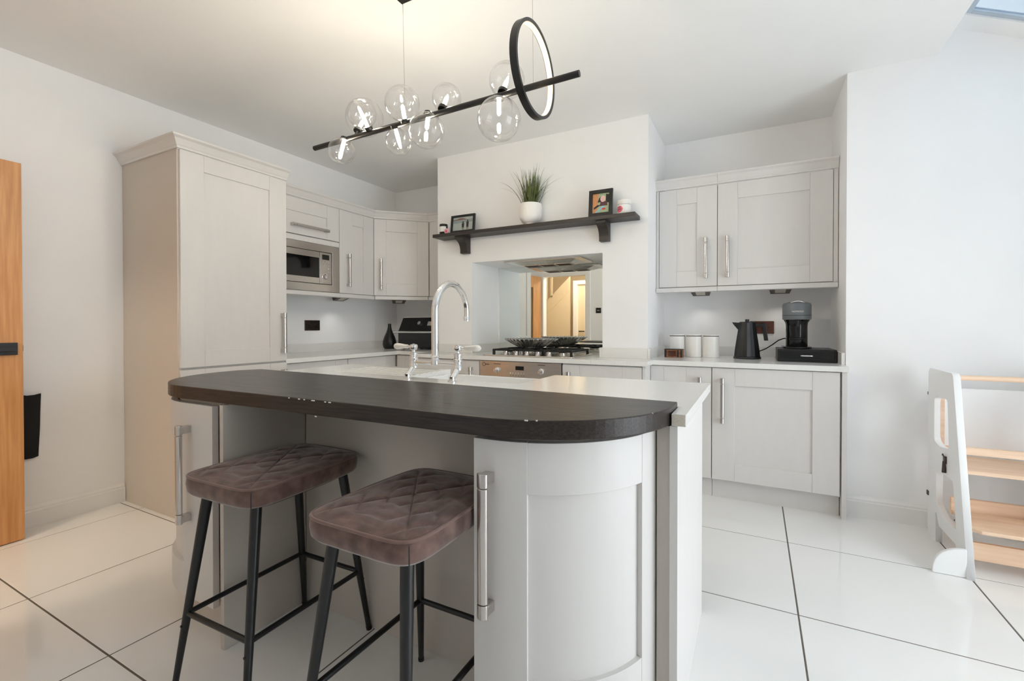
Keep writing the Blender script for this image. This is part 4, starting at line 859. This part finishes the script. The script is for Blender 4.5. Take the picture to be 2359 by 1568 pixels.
part('handle', MB().box(kc[0]+0.05, kc[0]+0.118, kc[1]-0.013, kc[1]+0.013, 1.118, 1.138).add([(kc[0]+0.092, kc[1]-0.013, 1.137), (kc[0]+0.118, kc[1]-0.013, 1.137), (kc[0]+0.118, kc[1]+0.013, 1.137), (kc[0]+0.092, kc[1]+0.013, 1.137), (kc[0]+0.106, kc[1]-0.012, 1.02), (kc[0]+0.133, kc[1]-0.012, 1.02), (kc[0]+0.133, kc[1]+0.012, 1.02), (kc[0]+0.106, kc[1]+0.012, 1.02)],
     [(0, 1, 2, 3), (4, 7, 6, 5), (0, 4, 5, 1), (1, 5, 6, 2), (2, 6, 7, 3), (3, 7, 4, 0)]), 'black_plastic', kt, bev=0.003)
# pod drawer with coffee machine on it
pd = thing('pod_drawer', 'low black pod storage drawer beneath the coffee machine', 'drawer', (3.885, -0.35, WZ1))
part('case', MB().box(3.722, 4.046, -0.50, -0.16, 0.8915, 0.972), 'black_plastic', pd, bev=0.003)
df = part('drawer_front', MB().box(3.735, 4.033, -0.505, -0.5, 0.900, 0.963), 'black_gloss', pd, bev=0.002)
part('handle', MB().tube([(3.85+0.07*i/8, -0.506-0.008*math.sin(math.pi*i/8), 0.931) for i in range(9)], 0.0045, 8), 'chrome', df, smooth=True)
cm = thing('coffee_machine', 'slate blue and black pod coffee machine standing on the drawer', 'coffee machine', (3.84, -0.32, 0.972)); cc_ = (3.84, -0.335, 0)
part('base', MB().prism(arc(3.84, -0.36, 0.085, 180, 360, 20)+[(3.925, -0.2), (3.755, -0.2)], 0.9725, 0.985), 'black_gloss', cm, bev=0.002)
part('column', MB().lathe([(0.0, 0.985), (0.062, 0.985), (0.064, 0.99), (0.063, 1.12), (0.066, 1.145), (0.078, 1.165), (0.0, 1.165)], cc_, 36), 'black_gloss', cm, smooth=40)
part('cup_stand', MB().lathe([(0.0, 1.03), (0.045, 1.03), (0.048, 1.034), (0.048, 1.042), (0, 1.044)], (3.84, -0.37, 0), 28), 'black_plastic', cm, smooth=40)
part('water_tank', MB().box(3.80, 3.88, -0.275, -0.2, 0.986, 1.2), 'dark_glass', cm, bev=0.012)
hd2 = part('head', MB().lathe([(0.0, 1.1655), (0.083, 1.166), (0.085, 1.172), (0.085, 1.262), (0.080, 1.276), (0.05, 1.284), (0.0, 1.286)], cc_, 40), 'slate_blue', cm, smooth=40)
part('head_seam', MB().lathe([(0.0845, 1.1925), (0.0856, 1.1925), (0.0856, 1.1955), (0.0845, 1.1955)], cc_, 40), 'black_plastic', hd2)
part('lid_lever', MB().tube([(3.80, -0.405, 1.277), (3.82, -0.41, 1.285), (3.84, -0.412, 1.288), (3.86, -0.41, 1.285), (3.88, -0.405, 1.277)], 0.004, 8), 'chrome', hd2, smooth=True)
part('nozzle', MB().cyl((3.84, -0.395, 1.12), (3.84, -0.395, 1.166), 0.012, 0.016, 14), 'black_plastic', cm, smooth=40)
text_mesh('NESPRESSO', 0.0135, 'paper', hd2, plane_mtx((3.84, -0.4208, 1.219), (1, 0, 0), (0, 0, 1)), label='small pale lettering')
cbl = MB().tube([(3.80, -0.2, 1.03), (3.775, -0.185, 1.035), (3.74, -0.17, 1.02), (3.70, -0.15, 0.985), (3.66, -0.13, 0.955), (3.62, -0.11, 0.935), (3.58, -0.09, 0.92), (3.55, -0.06, 0.905), (3.55, -0.045, 0.8955)], 0.0042, 8)
tag(part('power_cable', cbl, 'black_plastic', None, smooth=True, org=(3.7, -0.15, 0.895)), 'black power cable trailing from the coffee machine behind the kettle', 'cable')

# ================================================================== PENDANT LIGHT
PY, PZ = -2.36, 2.060
pl = thing('pendant_light', 'black bar pendant light with clear glass globes and a ring', 'pendant light', (2.29, PY, ZC))
part('ceiling_rose', MB().box(2.165, 2.83, PY-0.06, PY-0.012, ZC-0.035, ZC-0.0005), 'black_metal', pl, bev=0.002)
part('bar', MB().cyl((1.566, PY, PZ-0.012), (3.01, PY, PZ+0.008), 0.0125, n=20), 'black_metal', pl, smooth=40)
part('wire', MB().cyl((2.172, PY-0.014, ZC-0.034), (2.172, PY, PZ), 0.0012, n=6), 'nickel', pl)
part('wire', MB().cyl((2.82, PY-0.014, ZC-0.034), (2.82, PY, PZ), 0.0012, n=6), 'nickel', pl)
RX, RRR = 2.822, 0.178
rg = part('ring', MB().lathe([(RRR, -0.014), (RRR, 0.014), (RRR-0.012, 0.014), (RRR-0.012, -0.014), (RRR, -0.014)], (RX, PY, PZ+0.065), 64, 'x'), 'black_metal', pl, smooth=40)
part('light_strip', MB().lathe([(RRR-0.0122, -0.011), (RRR-0.0122, 0.011), (RRR-0.0145, 0.011), (RRR-0.0145, -0.011), (RRR-0.0122, -0.011)], (RX, PY, PZ+0.065), 64, 'x'), 'led', rg, smooth=40)
GL = [(1.785, -0.02, -0.070, 0.064), (1.953, -0.05, 0.062, 0.066), (1.858, 0.06, 0.108, 0.092), (2.172, -0.02, 0.075, 0.078), (2.108, 0.03, -0.066, 0.062), (2.303, -0.01, -0.068, 0.078), (2.375, 0.04, 0.078, 0.064), (2.665, 0.0, -0.090, 0.089), (2.675, 0.05, 0.088, 0.074)]
for x, dy, dz, r in GL:
    base_ = Vector((x, PY, PZ)); c = Vector((x, PY+dy, PZ+dz)); d = (c-base_).normalized()
    gl = part('globe_shade', MB().lathe([(r*math.sin(math.radians(t)), -r*math.cos(math.radians(t))) for t in ([0.01]+list(range(10, 180, 10))+[179.99])], tuple(c), 28), 'globe_glass', pl, smooth=True, label='clear glass globe')
    q = c-d*(r*0.93)
    part('socket_cup', MB().cyl(base_, q-d*0.006, 0.006, n=10).cyl(q-d*0.012, q+d*0.004, 0.02, 0.021, 18), 'black_metal', gl, smooth=40)
    part('bulb', MB().tube([q+d*0.004, q+d*0.018, q+d*0.03, q+d*min(0.06, r), q+d*min(0.068, r*1.1)], [0.007, 0.008, 0.0085, 0.008, 0.003], 12), 'bulb', gl, smooth=True)

# ================================================================== LEARNING TOWER AND BAG
lt_ = thing('learning_tower', 'white wooden toddler step tower with natural plywood steps', 'step tower', (4.6, -1.0, 0))
TWX = 4.43; TT = 0.024
outline = [(-0.725, 0.0), (-0.725, 0.875), (-0.745, 0.895), (-1.055, 0.895), (-1.072, 0.88), (-1.262, 0.0), (-1.20, 0.0), (-1.12, 0.10), (-0.90, 0.10), (-0.86, 0.155), (-0.845, 0.15), (-0.85, 0.0)]
def side(x):
    cu = bpy.data.curves.new('side_panel', 'CURVE'); cu.dimensions = '2D'; cu.fill_mode = 'BOTH'; cu.extrude = TT/2; cu.bevel_depth = 0.002
    def add(pts):
        s = cu.splines.new('POLY'); s.points.add(len(pts)-1); s.use_cyclic_u = True
        for p, q in zip(s.points, pts): p.co = (q[0], q[1], 0, 1)
    def rnd(pts, r=0.02):
        out = []
        for i, p in enumerate(pts):
            p = Vector(p); a = (Vector(pts[i-1])-p).normalized(); b = (Vector(pts[(i+1) % len(pts)])-p).normalized()
            for t in (0, .25, .5, .75, 1): s_ = p+a*r; e_ = p+b*r; out.append(tuple((s_*(1-t)+p*t)*(1-t)+(p*(1-t)+e_*t)*t))
        return out
    add(outline)
    add(rnd([(-0.815, 0.52), (-0.815, 0.752), (-1.005, 0.765), (-1.03, 0.525), (-0.9, 0.505)], 0.025))
    add(rnd([(-0.85, 0.205), (-0.85, 0.365), (-0.93, 0.385), (-1.085, 0.385), (-1.13, 0.165), (-1.09, 0.165), (-0.95, 0.165)], 0.022))
    o = bpy.data.objects.new('tmp_curve', cu); COL.objects.link(o); bpy.context.view_layer.update()
    me = bpy.data.meshes.new_from_object(o.evaluated_get(bpy.context.evaluated_depsgraph_get())); bpy.data.objects.remove(o)
    me.name = 'side_panel'; me.transform(Matrix.Translation(-ORI[lt_]) @ Matrix(((0, 0, 1, x), (1, 0, 0, 0), (0, 1, 0, 0), (0, 0, 0, 1))))
    me.materials.clear(); me.materials.append(MATS['white_paint']); o = bpy.data.objects.new('side_panel', me); COL.objects.link(o); o.parent = lt_; ORI[o] = ORI[lt_]; return o
TX2 = 4.90
pa = side(TWX+TT/2); pb = side(TX2)
xi0, xi1 = TWX+TT, TX2-TT/2
part('top_rail', MB().cyl((xi0, -1.035, 0.876), (xi1, -1.035, 0.876), 0.0125, n=16), 'ply', lt_, smooth=40)
part('front_board', MB().box(xi0, xi1, -0.815, -0.80, 0.50, 0.80), 'white_paint', lt_)
part('board_edging', MB().box(xi0, xi0+0.016, -0.818, -0.797, 0.49, 0.80).box(xi1-0.016, xi1, -0.818, -0.797, 0.49, 0.80).box(xi0, xi1, -0.818, -0.797, 0.48, 0.50), 'ply', lt_)
part('rail', MB().box(xi0, xi1, -1.10, -1.078, 0.52, 0.555), 'ply', lt_, bev=0.002)
part('platform', MB().box(xi0, xi1, -1.14, -0.82, 0.438, 0.456), 'ply', lt_, bev=0.003)
part('rail', MB().box(xi0, xi1, -0.97, -0.95, 0.19, 0.275), 'ply', lt_, bev=0.002)
part('step', MB().prism([(xi0, -0.98), (xi1, -0.98), (xi1, -1.235), (xi0+0.03, -1.235), (xi0, -1.215)], 0.200, 0.216), 'ply', lt_, bev=0.003)
part('rail', MB().box(xi0, xi1, -1.16, -1.14, 0.055, 0.135), 'ply', lt_, bev=0.002)
fp = MB().prism([(TWX, 0.001)]+[(TWX-0.118*math.sin(math.radians(t))**0.9, 0.001+0.125*math.cos(math.radians(t))**0.8 if t < 90 else 0.001) for t in range(0, 91, 9)], -1.252, -1.232, 'y')
part('stabiliser_foot', fp, 'white_paint', lt_, bev=0.003)
sw = MB()
for y, z in ((-1.035, 0.87), (-0.735, 0.835), (-0.75, 0.60), (-0.79, 0.50), (-0.79, 0.48), (-0.765, 0.17), (-1.10, 0.205), (-1.165, 0.09), (-0.955, 0.475), (-0.955, 0.455)): sw.cyl((TWX-0.0012, y, z), (TWX+0.001, y, z), 0.004, n=10)
part('screws', sw, 'bronze', pa, kind='stuff')
part('latch', MB().box(TWX-0.012, TWX, -1.005, -0.985, 0.445, 0.48).cyl((TWX-0.01, -0.995, 0.455), (TWX-0.01, -0.995, 0.40), 0.006, 0.009).tube([(TWX-0.012, -1.0, 0.48), (TWX-0.014, -0.99, 0.49), (TWX-0.012, -0.98, 0.482)], 0.003, 6), 'bronze', pa, smooth=40, label='steel toggle latch')
part('hinge', MB().box(TWX-0.008, TWX, -0.745, -0.722, 0.205, 0.23), 'bronze', pa, bev=0.003)
part('catch', MB().box(TWX-0.002, TWX+0.012, -0.7245, -0.708, 0.75, 0.765), 'black_metal', pa)
part('joint_line', MB().box(TWX-0.0006, TWX, -1.165, -0.728, 0.4485, 0.4495), 'frame_grey', pa)
# black bag on the wall behind the oak door
bg_ = MB(); n = 9; vs = []
for d in (0, 1):
    for j in range(n):
        z = 0.742-0.352*j/(n-1)
        for i in range(n):
            y = -3.16+(0.213-0.013*(j/(n-1)))*i/(n-1)
            bulge = 0.028*math.sin(math.pi*i/(n-1))**0.5*math.sin(math.pi*min(1, (j+0.6)/(n-0.3)))+0.004*math.sin(i*2.1+j*0.8)
            vs.append((0.006+(0.012+max(0, bulge) if d else 0), y, z+0.004*math.sin(i*1.7)))
fs = []
for j in range(n-1):
    for i in range(n-1):
        a = j*n+i; fs += [(a, a+1, a+n+1, a+n), (n*n+a, n*n+a+n, n*n+a+n+1, n*n+a+1)]
for i in range(n-1):
    for a in (i, (n-1)*n+i): fs.append((a, n*n+a, n*n+a+1, a+1))
    for a in (i*n, i*n+n-1): fs.append((a, a+n, n*n+a+n, n*n+a))
bg_.add(vs, fs)
bag = thing('fabric_bag', 'black fabric bag hanging on the white wall behind the oak door', 'bag', (0.02, -3.06, 0.39))
part('bag_body', bg_, 'fabric_black', bag, smooth=50)
part('strap', MB().tube([(0.012, -3.12, 0.74), (0.012, -3.10, 0.86), (0.012, -3.08, 0.93), (0.012, -3.06, 0.86), (0.012, -3.04, 0.74)], 0.006, 8), 'fabric_black', bag, smooth=True)
part('hook', MB().cyl((0.0005, -3.08, 0.93), (0.035, -3.08, 0.93), 0.006, n=10).cyl((0.033, -3.08, 0.93), (0.037, -3.08, 0.94), 0.009, n=10), 'black_metal', bag)
